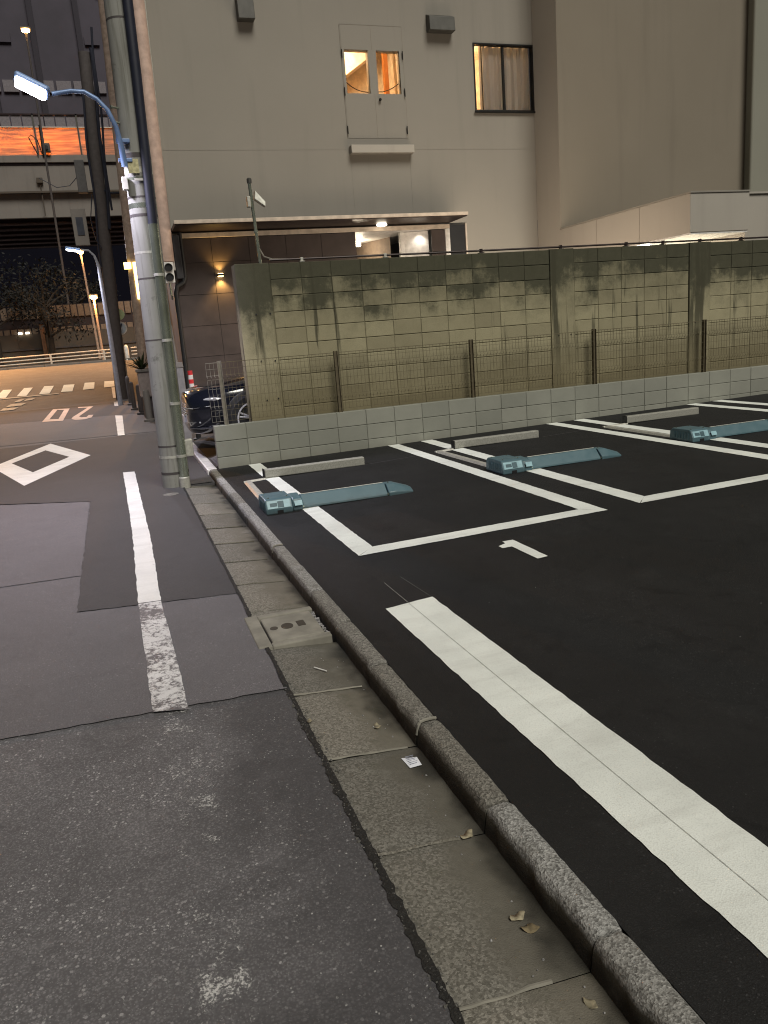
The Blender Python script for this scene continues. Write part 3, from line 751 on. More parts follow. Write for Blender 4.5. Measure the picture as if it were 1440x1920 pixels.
for x, y, lab in ((3.50, 6.84, 'teal parking lock in the middle bay, crossing that bay\'s left white line'), (5.93, 6.98, 'teal parking lock farthest right, cut off by the photo edge')):
    c = copy_tree(lock0); c.location = (x, y, lotz(x)); c['label'] = lab
def make_stop(x, y):
    t = thing('wheel_stop', (x, y, lotz(x)), None, 'wheel stop', 'steel rail wheel stops in front of the low wall'); z = lotz(x)
    MB().box(x + .012, x + 1.2, y, y + .085, z + .008, z + .105).build('rail', M['stop'], t, bevel=.012, seg=3)
    MB().box(x, x + .011, y - .004, y + .09, z + .002, z + .110).build('end_cap', M['black'], t, bevel=.003)
    for xx in (.12, 1.0):
        mb = MB(); mb.box(x + xx, x + xx + .10, y + .07, y + .15, z, z + .012); mb.box(x + xx + .03, x + xx + .07, y + .08, y + .14, z + .010, z + .06); mb.build('foot', M['galv_dull'], t, bevel=.003)
        MB().lathe([(.012, 0), (.012, .008), (.007, .011)], (x + xx + .05, y + .142, z + .012), n=8).build('bolt', M['galv'], t)
    return t
s0 = make_stop(1.39, 8.58); s0['label'] = 'grey wheel stop rail in the first bay, behind the lock nearest the kerb'
for x, y, lab in ((3.81, 8.74, 'grey wheel stop rail in the middle bay, behind the second lock'), (6.38, 8.80, 'grey wheel stop rail farthest right, behind the lock cut by the photo edge')):
    c = copy_tree(s0); c.location = (x, y, lotz(x)); c['label'] = lab
for i, (pts, lab) in enumerate((([(1.40, 8.59), (1.15, 8.55), (1.12, 7.09)], 'grey cable cover strip bent beside the first lock'), ([(3.80, 8.77), (3.55, 8.75), (3.58, 7.26)], 'grey cable cover strip bent behind the second lock'), ([(6.40, 8.83), (6.02, 8.83), (6.02, 7.38)], 'grey cable cover strip bent behind the third lock'))):
    (ax, ay), (bx, by), (cx, cy) = pts; z = lotz(bx)
    mb = MB(); mb.prism([(bx - .0, by - .05, z), (bx + .02, by - .05, z + .022), (bx + .07, by - .05, z + .022), (bx + .09, by - .05, z)], (cx - bx, cy - by + .05, 0))
    mb.prism([(bx, by - .045, z), (bx, by - .03, z + .016), (bx, by + .0, z + .016), (bx, by + .015, z)], (ax - bx, ay - by, lotz(ax) - z))
    o = mb.build('cable_cover', M['galv_dull'], None, origin=(bx, by, z)); tag(o, lab, 'cable cover')

# ------------------------------------------------------------------ utility pole beside the gutter
PX, PY, LEAN = .465, 9.27, .018
def pc(z): return PX + LEAN * z
pole = thing('utility_pole', (PX, PY, -.06), 'tall concrete utility pole with steel conduit standing where the gutter ends', 'utility pole')
MB().tube([(pc(z), PY, z) for z in (-.1, 1, 2, 3, 4, 6, 9)], [.158, .155, .152, .149, .146, .14, .132], 28).build('shaft', M['pole'], pole, smooth=True)
def ring(z, h=.03, r=.004, mat='galv_dull'):
    return MB().lathe([(.154 - .003 * z + r, 0), (.154 - .003 * z + r, h)], (pc(z), PY, z), n=28).build('band', M[mat], pole, smooth=True)
for z, h, m in ((.10, .03, 'pole_dark'), (.29, .03, 'galv_dull'), (.42, .02, 'pole_dark'), (1.62, .015, 'pole_dark'), (2.28, .018, 'pole_dark'), (2.55, .025, 'galv_dull'), (2.93, .03, 'pole_dark'),
                (3.02, .05, 'galv'), (3.12, .02, 'pole_dark'), (3.30, .03, 'galv'), (3.37, .06, 'galv_dull'), (3.52, .05, 'pole_dark'), (4.85, .02, 'pole_dark')):
    ring(z, h, .005, m)
for z, a in ((3.88, 200), (3.88, 300), (4.02, 205), (4.02, 290)):
    c = Vector((pc(z), PY, z)); d = Vector((math.cos(R(a)), math.sin(R(a)), 0))
    mb = MB().cyl(c + d * .12, c + d * .22, .011, n=8); mb.cyl(c + d * .215, c + d * .228, .019, n=8); mb.build('step_bolt', M['galv'], pole)
MB().tube([(pc(0) + .085, 9.085, -.06), (pc(1.5) + .078, 9.085, 1.5), (pc(2.84) + .072, 9.085, 2.84)], .052, 18).build('conduit', M['galv'], pole, smooth=True)
for z in (.30, .9, 1.6, 2.3):
    MB().lathe([(.056, 0), (.056, .03)], (pc(z) + .085 - .005 * z, 9.085, z), n=18).build('conduit_strap', M['galv_dull'], pole)
MB().lathe([(.060, 0), (.060, .12), (.054, .13)], (pc(0) + .0845, 9.085, -.06), n=18).build('conduit_collar', M['galv_dull'], pole)
MB().tube([(pc(2.84) + .072, 9.085, 2.82), (pc(3.2) + .075, 9.09, 3.2), (pc(3.7) + .08, 9.1, 3.7), (pc(4.3) + .085, 9.1, 4.3), (pc(5) + .085, 9.1, 5), (pc(9) + .08, 9.1, 9)], [.05, .048, .052, .054, .054, .05], 12).build('power_cable', M['cable'], pole, smooth=True)
MB().tube([(pc(2.9) + .115, 9.14, 2.9), (pc(3.4) + .12, 9.16, 3.5), (pc(4.3) + .12, 9.16, 4.3), (pc(9) + .12, 9.16, 9)], .016, 8).build('power_cable', M['cable'], pole, smooth=True)
MB().box(pc(3.4) - .11, pc(3.4) + .0, 9.104, 9.116, 3.36, 3.50).build('notice_plate', M['yellow_plate'], pole)
MB().box(pc(3.3) - .19, pc(3.3) - .13, 9.12, 9.2, 3.20, 3.33).build('junction_box', M['white'], pole, bevel=.006)
MB().box(pc(3.3) - .06, pc(3.3) + .03, 9.10, 9.115, 3.285, 3.31).build('name_tag', M['white'], pole)
MB().box(pc(.5) + .14, pc(.5) + .23, 9.2, 9.3, .28, .48).build('junction_box', M['galv_dull'], pole, bevel=.01)

la = thing('street_lamp', (pc(3.5) - .15, 9.12, 3.45), 'white glowing street lamp on a curved blue arm, fixed to the near utility pole', 'street lamp')
MB().tube([(.385, 9.1, 3.42), (.375, 9.08, 3.62), (.35, 9.06, 3.80), (.29, 9.05, 3.955), (.20, 9.05, 4.06), (.09, 9.05, 4.125), (-.04, 9.05, 4.13), (-.22, 9.05, 4.10)], [.034, .03, .026, .024, .023, .022, .022, .022], 12).build('arm', M['blue'], la, smooth=True)
for z in (3.47, 3.66): MB().box(.33, .47, 9.09, 9.16, z, z + .035).build('bracket', M['blue'], la, bevel=.004)
q = (Matrix.Rotation(R(27), 3, 'Y') @ Matrix.Rotation(R(-22), 3, 'X')).to_quaternion()
MB().obox((-.395, 9.055, 4.175), (.34, .17, .07), q).build('lamp_head', M['blue'], la, bevel=.03, seg=4)
MB().obox((-.41, 9.038, 4.145), (.30, .145, .06), q).build('lens', M['lamp_white'], la, bevel=.029, seg=5)
lamp('street_light', 'SPOT', (-.42, 9.0, 4.05), 560, (.84, .80, 1.0), .12, la, (-1.1, 9.6, 0), 150, .6)

# ------------------------------------------------------------------ main building behind the wall
YF = 15.0
bld = thing('building', (1.22, YF, 0), 'tall grey stucco building with two lit upper windows and a dark tiled ground floor', 'building')
holes = [(4.79, 5.25, 5.91, 6.65), (5.41, 5.87, 5.91, 6.65), (7.41, 8.75 - .02, 5.62, 6.85)]
mb = wall_holes(MB(), 1.22, 8.72, 3.56, 12.0, YF, holes, .14)
mb.poly([(7.08, YF, 0), (8.72, YF, 0), (8.72, YF, 3.56), (7.08, YF, 3.56)])
mb.build('wall', M['stucco'], bld)
MB().poly([(1.22, YF, 0), (1.22, 27, 0), (1.22, 27, 12), (1.22, YF, 12)]).build('side_wall', M['stucco_side'], bld)
MB().box(1.22, 14, YF + .01, 27, 12, 12.3).build('roof', M['stucco'], bld)
MB().poly([(1.22, 27, 0), (14, 27, 0), (14, 27, 12), (1.22, 27, 12)]).build('rear_wall', M['stucco'], bld)
for z in (4.93,): MB().box(1.23, 8.71, YF - .003, YF + .002, z, z + .005).build('wall_joint', M['stucco'], bld)
for x, z0, z1 in ((4.755, 3.6, 4.82), (5.955, 3.6, 4.82)): MB().box(x, x + .01, YF - .004, YF + .002, z0, z1).build('wall_joint', M['stucco'], bld)
# rooms behind the lit windows
mb = MB()
def room(x0, x1, y0, y1, z0, z1, mat):
    m = MB(); m.poly([(x0, y1, z0), (x1, y1, z0), (x1, y1, z1), (x0, y1, z1)]); m.poly([(x0, y0, z0), (x0, y1, z0), (x0, y1, z1), (x0, y0, z1)])
    m.poly([(x1, y0, z0), (x1, y1, z0), (x1, y1, z1), (x1, y0, z1)]); m.poly([(x0, y0, z0), (x1, y0, z0), (x1, y1, z0), (x0, y1, z0)]); m.poly([(x0, y0, z1), (x1, y0, z1), (x1, y1, z1), (x0, y1, z1)])
    return m.build('room', mat, bld)
room(4.3, 6.35, YF + .141, YF + 2.2, 4.7, 7.55, M['cream'])
room(6.8, 8.71, YF + .16, YF + 2.2, 5.0, 7.3, M['cream'])
mb = MB(); mb.prism([(4.3, YF + 2.15, 7.5), (6.3, YF + 2.15, 8.4), (6.3, YF + 2.15, 8.3), (4.3, YF + 2.15, 7.4)], (0, -1.9, 0))
mb = MB(); mb.box(6.05, 6.14, YF + 1.35, YF + 1.45, 4.7, 7.5); mb.build('door_frame', M['wood'], bld)
MB().prism([(4.31, YF + 1.5, 6.05), (6.04, YF + 1.5, 7.2), (6.04, YF + 1.5, 7.54), (4.31, YF + 1.5, 7.54)], (0, .6, 0)).build('sloped_ceiling', simple('pale sloped ceiling', (.80, .72, .60), .8), bld)
MB().box(5.45, 5.62, YF + 2.0, YF + 2.15, 4.7, 6.38).build('wardrobe', M['wood'], bld)
lamp('room_light', 'POINT', (5.0, YF + .9, 6.9), 100, (1.0, .66, .36), .15, bld)
lamp('room_light', 'POINT', (7.7, YF + 1.2, 6.9), 95, (1.0, .68, .40), .15, bld)
# double-leaf hatch with two panes
mb = wall_holes(MB(), 4.745, 5.945, 5.13, 7.06, YF - .005, [(4.79, 5.25, 5.91, 6.65), (5.41, 5.87, 5.91, 6.65)], .02)
hatch = mb.build('hatch_leaf', M['stucco'], bld, origin=(5.34, YF, 6.1))
mb = MB(); mb.box(5.327, 5.332, YF - .0075, YF - .004, 5.14, 5.9); mb.box(5.327, 5.332, YF - .0075, YF - .004, 6.66, 7.05); mb.build('leaf_gap', M['stucco_dark'], hatch)
for x in (4.725, 5.945):
    MB().box(x, x + .005, YF - .006, YF + .004, 5.13, 7.06).build('leaf_gap', M['stucco_dark'], hatch)
MB().box(4.74, 5.95, YF - .006, YF + .004, 7.062, 7.068).build('leaf_gap', M['stucco_dark'], hatch)
for x, z in ((4.735, 6.5), (4.735, 5.86), (4.735, 5.2), (5.93, 6.5), (5.93, 5.86), (5.93, 5.2)):
    MB().cyl((x, YF - .03, z), (x, YF - .03, z + .14), .010, n=8).build('hinge', M['frame'], hatch)
MB().lathe([(.02, 0), (.02, -.02), (.028, -.03), (.02, -.05)], (5.42, YF - .01, 5.80), 'Y', 12).build('knob', M['frame'], hatch)
for x0, x1 in ((4.79, 5.25), (5.41, 5.87)):
    p = MB().box(x0, x1, YF + .05, YF + .056, 5.91, 6.65).build('pane', M['glass'], bld)
for xa, za, xm, zm, xb, zb in ((4.80, 6.14, 5.02, 6.0, 5.24, 5.96), (5.42, 5.97, 5.66, 6.01, 5.86, 6.12)):
    MB().tube([(xa, YF + .10, za), ((xa + xm) / 2, YF + .10, (za + zm) / 2 - .015), (xm, YF + .10, zm), ((xm + xb) / 2, YF + .10, (zm + zb) / 2 - .01), (xb, YF + .10, zb)], .008, 6).build('garland_cord', M['darktrim'], bld)
MB().box(4.735, 6.0, YF - .16, YF - .001, 4.84, 4.985).build('ledge_box', M['stucco_pale'], bld, bevel=.008)
# sliding window
win = thing('sliding_window', (8.07, YF, 5.6), None, None); win.parent = bld; win.location = Vector((8.07, YF, 5.6)) - world_loc(bld)
mb = MB(); a, b, c, d = 7.41, 8.73, 5.62, 6.85
mb.box(a, b, YF - .02, YF + .09, c, c + .035); mb.box(a, b, YF - .02, YF + .09, d - .03, d); mb.box(a, a + .025, YF - .02, YF + .09, c + .035, d - .03); mb.box(b - .03, b, YF - .02, YF + .09, c + .035, d - .03)
mb.box(8.045, 8.09, YF + .01, YF + .06, c + .035, d - .03); mb.box(7.60, 7.615, YF + .03, YF + .07, c + .035, d - .03)
mb.build('frame', M['frame'], win, bevel=.004)
MB().box(a - .03, b + .015, YF - .05, YF - .021, c - .025, c + .012).build('sill', M['frame'], win, bevel=.004)
MB().box(a + .025, b - .03, YF + .04, YF + .045, c + .035, d - .03).build('pane', M['glass'], win)
def curtain(x0, x1, amp, seed):
    rnd_ = random.Random(seed); m = MB(); n = 60; vs = []; fs = []
    for i in range(n + 1):
        x = x0 + (x1 - x0) * i / n; y = YF + .16 + amp * math.sin(x * 38 + seed) + amp * .5 * math.sin(x * 83 + seed * 2) + .0
        vs += [(x, y, c + .03), (x + .01 * math.sin(x * 20), y, d)]
    for i in range(n): fs.append((2 * i, 2 * i + 2, 2 * i + 3, 2 * i + 1))
    return m.add(vs, fs).build('curtain', M['curtain'], bld, smooth=True)
curtain(7.62, 8.72, .03, 1.3)
# vent hoods
for x0, x1, z0, z1 in ((2.87, 3.16, 7.02, 7.40), (6.46, 6.98, 6.98, 7.24)):
    MB().prism([(x0, YF - .001, z1 + .06), (x0, YF - .17, z1 - .02), (x0, YF - .19, z0), (x0, YF - .001, z0)], (x1 - x0, 0, 0)).build('vent_hood', M['hood'], bld, bevel=.008)
# ground floor: tiles, canopy, entry
xs_ = [1.24, 1.94, 2.63, 3.33, 4.02, 4.71]; zs_ = [.22, .78, 1.34, 1.90, 2.46, 3.02, 3.44]
me_cache = {}
for i in range(len(xs_) - 1):
    for j in range(len(zs_) - 1):
        MB().box(xs_[i] + .004, xs_[i + 1] - .004, YF - .03 + random.uniform(-.002, .002), YF, zs_[j] + .004, zs_[j + 1] - .004).build('wall_tile', M['clad'], bld)
for j in range(len(zs_) - 1):
    MB().box(6.30, 6.585, YF - .03, YF, zs_[j] + .004, zs_[j + 1] - .004).build('wall_tile', M['clad'], bld)
MB().box(1.225, 4.714, YF - .018, YF + .05, 0, 3.45).build('tile_bed', M['clad_joint'], bld)
MB().box(1.24, 6.70, YF - .045, YF + .01, 3.45, 3.535).build('canopy_trim', M['trim'], bld, bevel=.006)
can = MB().box(1.27, 6.72, YF - .85, YF + .01, 3.56, 3.62).build('canopy', M['darktrim'], bld, bevel=.005, origin=(4, YF, 3.56))
MB().box(1.26, 6.73, YF - .875, YF - .851, 3.575, 3.635).build('canopy_edge', M['trim'], can, bevel=.004)
MB().box(6.59, 6.69, YF - .06, YF + .02, 0, 3.45).build('white_post', M['white'], bld, bevel=.006)
mb = MB(); mb.box(6.70, 7.05, YF - .005, YF + .03, 0, 3.52); mb.build('black_door', M['black'], bld)
MB().box(7.05, 7.085, YF - .03, YF + .02, 0, 3.55).build('door_frame', M['trim'], bld, bevel=.004)
# entry recess
mb = MB(); x0, x1, y1, zt = 4.71, 6.30, YF + 2.4, 3.45
mb.poly([(x0, YF, zt), (x1, YF, zt), (x1, y1, zt), (x0, y1, zt)]); mb.build('entry_ceiling', M['white'], bld)
MB().poly([(x0, YF, 0), (x0, y1, 0), (x0, y1, zt), (x0, YF, zt)]).build('entry_wall', M['clad'], bld)
MB().poly([(x0, y1, 0), (x1, y1, 0), (x1, y1, 3.3), (x0, y1, 3.3)]).build('entry_wall', simple('purple brown wall', (.10, .075, .09), .7), bld)
MB().box(x0, x1, y1 - .02, y1, 3.3, zt).build('entry_lintel', simple('green grey lintel', (.30, .32, .22), .7), bld)
MB().poly([(5.75, YF + .9, 0), (5.3, y1, 0), (5.3, y1, zt), (5.75, YF + .9, zt)]).build('entry_wall', simple('brown inner wall', (.20, .15, .11), .7), bld)
MB().box(5.72, 5.80, YF + .2, YF + .3, 0, 3.44).build('entry_post', M['white'], bld)
MB().poly([(5.81, YF + .25, 0), (6.29, YF + .12, 0), (6.29, YF + .12, 3.44), (5.81, YF + .25, 3.44)]).build('entry_wall', M['white'], bld)
MB().box(5.02, 5.30, YF + 1.5, YF + 1.62, 3.36, 3.43).build('entry_lamp', M['lamp_soft'], bld)
MB().lathe([(.085, 0), (.10, -.02), (.10, -.035), (.06, -.05)], (5.19, YF - .25, 3.557), n=20).build('downlight', M['lamp_soft'], bld)
lamp('entry_light', 'POINT', (5.2, YF + 1.3, 3.2), 14, (1.0, .84, .62), .1, bld)
lamp('downlight_glow', 'SPOT', (5.19, YF - .25, 3.48), 26, (1.0, .80, .55), .06, bld, (5.19, YF - .25, 0), 130, .6)
lamp('entry_side_light', 'SPOT', (6.1, YF + .05, 3.40), 6, (1.0, .92, .8), .04, bld, (6.1, YF + .25, 2.6), 120, .8)
# wall sconce
MB().box(1.98, 2.10, YF - .15, YF - .028, 2.76, 2.80).build('sconce', M['frame'], bld, bevel=.004)
MB().box(1.995, 2.085, YF - .14, YF - .04, 2.80, 2.806).build('sconce_lens', M['lamp_warm'], bld)
MB().box(1.995, 2.085, YF - .14, YF - .04, 2.754, 2.76).build('sconce_lens', M['lamp_warm'], bld)
lamp('sconce_up', 'SPOT', (2.04, YF - .10, 2.82), 26, (1.0, .60, .16), .03, bld, (2.04, YF - .08, 4), 110, .7)
lamp('sconce_down', 'SPOT', (2.04, YF - .10, 2.74), 55, (1.0, .60, .18), .03, bld, (2.04, YF - .02, 1), 110, .8)
# pipes and an added column down the corner
MB().tube([(1.40, YF - .08, 3.54), (1.40, YF - .08, 2.78), (1.36, YF - .09, 2.68), (1.24, YF - .1, 2.62), (1.20, YF - .1, 2.5), (1.19, YF - .1, 0)], .042, 10).build('drain_pipe', M['black'], bld, smooth=True)
MB().box(1.26, 1.38, YF - .12, YF - .03, 2.75, 3.5).build('pipe_duct', simple('slate duct', (.05, .05, .055), .6), bld, bevel=.01)
MB().box(1.215, 1.25, YF - .12, YF - .02, 2.9, 3.5).build('corner_trim', M['white'], bld, bevel=.004)
MB().tube([(1.27, YF - .07, 12), (1.20, YF - .07, 7.3), (1.13, YF - .07, 3.05)], .13, 10).build('drain_pipe', simple('lamp tinted corner column', (.46, .33, .27), .55), bld, smooth=True)  # column added to widen the tan side strip; lamp light in its colour
MB().tube([(1.43, YF - .03, 12), (1.25, YF - .03, 3.6)], .018, 8).build('rain_chain', M['galv_dull'], bld)
sig = thing('signal_box', (1.10, 14.6, 2.66), 'small white twin lens signal box beside the building corner', 'signal box')
MB().box(1.02, 1.19, 14.55, 14.67, 2.66, 3.01).build('case', M['white'], sig, bevel=.008)
for z in (2.755, 2.92): 
    MB().lathe([(.070, 0), (.070, -.03), (.060, -.03), (.055, -.008), (.0, -.008)], (1.105, 14.551, z), 'Y', 20).build('lens', M['black'], sig)
MB().tube([(1.10, 14.62, 2.66), (1.10, 14.62, 2.45), (1.12, 14.85, 2.4)], .018, 8).build('bracket', M['galv'], sig)

# right hand wing buildings
rb = thing('building', (8.72, 14.1, 0), 'tall olive grey rendered building block right of the curtained window', 'building')
mb = MB(); mb.poly([(8.722, 14.1, 0), (14.5, 14.1, 0), (14.5, 14.1, 12), (8.722, 14.1, 12)]); mb.build('wall', M['stucco_dark'], rb)
MB().poly([(8.722, 14.1, 0), (8.722, 14.995, 0), (8.722, 14.995, 12), (8.722, 14.1, 12)]).build('side_wall', M['stucco_pale'], rb)  # paler render puts the side's missing light into its colour
MB().box(8.722, 14.5, 14.11, 14.99, 12, 12.2).build('roof', M['stucco_dark'], rb)
cp = thing('carport', (8.70, 10.4, 2.63), 'pale flat roofed carport with a lit underside, just behind the block wall', 'carport')
MB().box(8.70, 9.835, 10.36, 14.095, 2.66, 3.235).build('fascia', M['stucco_pale'], cp, bevel=.006)
MB().box(8.688, 9.84, 10.345, 14.09, 3.236, 3.262).build('flashing', M['stucco'], cp, bevel=.004)
for yy in (11.6, 12.85):
    MB().box(8.697, 8.701, yy, yy + .006, 2.67, 3.23).build('panel_seam', M['stucco'], cp)
MB().box(8.72, 9.82, 10.37, 14.09, 2.632, 2.657).build('ceiling', M['white'], cp)
MB().box(9.70, 9.83, 14.0, 14.09, 0, 2.63).build('post', M['white'], cp)
MB().box(8.75, 8.83, 11.5, 12.7, 2.56, 2.62).build('tube_lamp', M['tube'], cp)
lamp('carport_and_fill_light', 'POINT', (9.25, 11.4, 1.7), 60, (1.0, .92, .70), .2, cp)
lamp('carport_and_fill_light', 'POINT', (6.3, 12.0, 1.0), 640, (1.0, .82, .64), 1.9, cp)  # unseen soft lamp added behind the block wall to brighten the lower facade
an = thing('annex', (9.85, 10.45, 0), 'low green grey annex wall continuing right of the carport', 'annex')
MB().box(9.85, 14.0, 10.45, 14.08, 0, 3.215).build('wall', M['stucco_pale'], an, bevel=.006)
MB().box(9.86, 14.0, 10.42, 14.08, 3.216, 3.245).build('coping', M['stucco_pale'], an)
rg = thing('building', (13.22, 13.95, 0), 'rendered building with a green lamp tint and a dark drainpipe at the right edge', 'building')
mb = MB(); mb.poly([(13.22, 13.95, 0), (22, 13.95, 0), (22, 13.95, 12), (13.22, 13.95, 12)]); mb.poly([(13.22, 13.95, 0), (13.22, 14.095, 0), (13.22, 14.095, 12), (13.22, 13.95, 12)]); mb.build('wall', M['stucco_green'], rg)
MB().box(13.23, 22, 13.96, 14.9, 12, 12.2).build('roof', M['stucco_green'], rg)
MB().tube([(13.20, 13.89, 12), (13.20, 13.89, 2.4)], .045, 10).build('drain_pipe', M['stucco_green'], rg, smooth=True)

# ------------------------------------------------------------------ driveway behind the low wall
mb = MB()
mb.poly([(1.012, 9.93, 0), (1.55, 9.93, .19), (1.55, 14.97, .19), (1.012, 14.97, 0)]); mb.poly([(1.55, 9.93, .19), (14, 9.93, .2), (14, 14.97, .2), (1.55, 14.97, .19)])
drive = struct(mb.build('driveway', M['patchB']))
for i in range(7):
    y = 10.0 + i * .11
    MB().obox((1.28, y, .103), (.54, .075, .012), Matrix.Rotation(-math.atan2(.19, .538), 3, 'Y').to_quaternion()).build('paver', M['patchA'], drive, bevel=.004)
gate = thing('gate_pillar', (.90, 13.05, 0), 'short grey concrete gate pillar behind the utility pole', 'gate pillar')
MB().box(.78, 1.0, 12.95, 13.2, 0, 1.22).build('shaft', simple('lilac grey concrete', (.20, .19, .19), .8, bump=.3), gate, bevel=.012)
MB().prism([(.77, 12.94, 1.22), (1.01, 12.94, 1.22), (1.0, 12.95, 1.30), (.80, 12.95, 1.34)], (0, .27, 0)).build('cap', M['concrete'], gate, bevel=.01)
MB().tube([(.90, 13.06, 1.3), (.88, 13.06, 1.9)], .045, 8).build('post', M['concrete'], gate)
rp = thing('marker_post', (1.12, 13.2, .03), 'red and white striped marker post behind the car bonnet', 'marker post')
for i in range(11):
    MB().lathe([(.04, 0), (.04, .07)], (1.12, 13.2, .385 + .07 * i), n=14).build('band', M['red'] if i % 2 == 0 else M['white'], rp)
MB().lathe([(.04, 0), (.04, .34)], (1.12, 13.2, .04), n=14).build('stem', M['black'], rp)
MB().lathe([(.09, 0), (.09, .015), (.05, .03)], (1.12, 13.2, .02), n=14).build('base', M['black'], rp)

# sensor pole on the end pilaster
cp_ = thing('sensor_pole', (1.87, 10.1, 2.475), 'thin steel pole with a small sensor head on the end of the block wall', 'sensor pole')
MB().cyl((1.895, 10.1, 2.47), (1.865, 10.1, 3.46), .021, n=10).build('pole', M['galv'], cp_, smooth=True)
MB().lathe([(.026, 0), (.026, .03)], (1.884, 10.1, 2.85), n=10).build('collar', M['galv'], cp_)
MB().prism([(1.90, 10.04, 3.24), (2.02, 10.0, 3.14), (2.03, 10.02, 3.20), (1.92, 10.06, 3.34)], (0, .1, 0)).build('sensor_head', M['galv_dull'], cp_, bevel=.006)
MB().box(1.81, 1.85, 10.05, 10.13, 3.15, 3.27).build('bracket_box', M['galv_dull'], cp_, bevel=.004)
MB().lathe([(.03, 0), (.03, .05), (.02, .06)], (1.868, 10.1, 3.43), n=10).build('cap', M['hood'], cp_)
MB().tube([(1.90, 10.09, 2.66), (1.95, 10.09, 2.56), (2.05, 10.07, 2.52), (2.25, 10.06, 2.515)], .010, 6).build('cable', M['fence_lit'], cp_)

# ------------------------------------------------------------------ black car
car = thing('parked_car', (3.0, 11.35, .19), 'shiny black car nosing out behind the block wall, mesh fence in front', 'car')
CX, CY, CZ = .80, 11.33, .17
CZ = .20
st = [ # x, w, zb, zm, zs, zh, inner
 (0.00, .50, .20, .46, .60, .655, .70), (.06, .66, .14, .46, .63, .70, .72), (.20, .80, .12, .47, .67, .745, .74), (.45, .865, .12, .49, .715, .80, .76), (.85, .885, .18, .52, .765, .86, .78),
 (1.25, .89, .18, .54, .81, .92, .78), (1.50, .89, .18, .55, .835, .96, .74), (1.85, .89, .18, .56, .86, 1.20, .70), (2.25, .89, .18, .56, .87, 1.40, .64), (3.0, .89, .18, .56, .88, 1.43, .64), (3.6, .88, .18, .56, .88, 1.30, .66), (4.1, .87, .20, .56, .88, 1.02, .74), (4.45, .82, .24, .56, .86, .96, .76), (4.55, .7, .3, .55, .78, .86, .76)]
vs = []; fs = []
n = 13
for x, w, zb, zm, zs, zh, inn in st:
    half = [(w * .8, zb), (w * .97, zb + .10), (w, zm), (w * .975, zs), (w * inn, zh), (w * .4, zh + .03)]
    row = [(y, z) for y, z in half] + [(0, zh + .035)] + [(-y, z) for y, z in half[::-1]]
    for y, z in row: vs.append((CX + x, CY - y, CZ + z))
for j in range(len(st) - 1):
    for i in range(n): fs.append((j * n + i, j * n + (i + 1) % n, (j + 1) * n + (i + 1) % n, (j + 1) * n + i))
fs.append(tuple(range(n))); fs.append(tuple((len(st) - 1) * n + i for i in range(n)))
body = MB().add(vs, fs).build('body', M['car'], car, smooth=True)
for p in body.data.polygons: p.use_smooth = True
sb = body.modifiers.new('sub', 'SUBSURF'); sb.levels = 2; sb.render_levels = 2
mb = MB(); mb.add([(CX + 1.56, CY - .62, CZ + .99), (CX + 1.56, CY + .62, CZ + .99), (CX + 2.16, CY + .52, CZ + 1.39), (CX + 2.16, CY - .52, CZ + 1.39), (CX + 1.50, CY, CZ + 1.03), (CX + 2.10, CY, CZ + 1.44)], [(0, 4, 5, 3), (4, 1, 2, 5)])
mb.build('windscreen', M['car_glass'], car)
for sgn in (-1,):
    mb = MB(); y = CY - .80; mb.add([(CX + 1.75, CY - .845, CZ + .90), (CX + 2.95, CY - .86, CZ + .92), (CX + 2.9, CY - .62, CZ + 1.36), (CX + 2.3, CY - .62, CZ + 1.34)], [(0, 1, 2, 3)]); mb.build('side_window', M['car_glass'], car)
    wm = MB(); wm.obox((CX + 1.72, CY - .98, CZ + .97), (.10, .2, .13), Matrix.Rotation(R(15), 3, 'Z').to_quaternion()); wm.build('mirror', M['car'], car, bevel=.04, seg=3)
def wheel(x, side):
    y = CY + side * .84
    tyre = MB().lathe([(.19, -.10), (.30, -.10), (.325, -.07), (.33, 0), (.325, .07), (.30, .10), (.19, .10)], (CX + x, y, CZ + .33), 'Y', 32).build('wheel', M['rubber'], car, smooth=True, origin=(CX + x, y, CZ + .33))
    mb = MB().lathe([(.215, -.095), (.225, -.108), (.205, -.112), (.195, -.06), (.0, -.05)], (CX + x, y, CZ + .33), 'Y', 32)
    if side > 0: mb = MB().lathe([(.215, .095), (.225, .108), (.205, .112), (.195, .06), (0, .05)], (CX + x, y, CZ + .33), 'Y', 32)
    mb.build('rim', M['alloy'], tyre, smooth=True)
    for k_ in range(5):
        a = 2 * math.pi * k_ / 5 + .3; yy = y + side * .10
        for off in (-.14, .14):
            p0 = Vector((CX + x + .03 * math.cos(a), yy, CZ + .33 + .03 * math.sin(a))); p1 = Vector((CX + x + .21 * math.cos(a + off), yy - side * .005, CZ + .33 + .21 * math.sin(a + off)))
            MB().tube([p0, p1], [.018, .013], 6).build('spoke', M['alloy'], tyre)
    return tyre
for x in (.84, 3.54):
    for s in (-1, 1): wheel(x, s)
    MB().lathe([(.375, -.02), (.36, -.03), (.0, -.03)], (CX + x, CY - .868, CZ + .335), 'Y', 36).build('wheel_arch', M['black'], car, smooth=True)
def blob(name, c, s, mat, rot=0):
    m = MB(); nu, nv = 14, 8; vs = []; fs = []
    q = Matrix.Rotation(R(rot), 3, 'Z')
    for i in range(nv + 1):
        for j in range(nu):
            a = math.pi * i / nv; b = 2 * math.pi * j / nu
            vs.append(Vector(c) + q @ Vector((s[0] * math.sin(a) * math.cos(b), s[1] * math.sin(a) * math.sin(b), s[2] * math.cos(a))))
    for i in range(nv):
        for j in range(nu): fs.append((i * nu + j, i * nu + (j + 1) % nu, (i + 1) * nu + (j + 1) % nu, (i + 1) * nu + j))
    return m.add(vs, fs).build(name, mat, car, smooth=True)
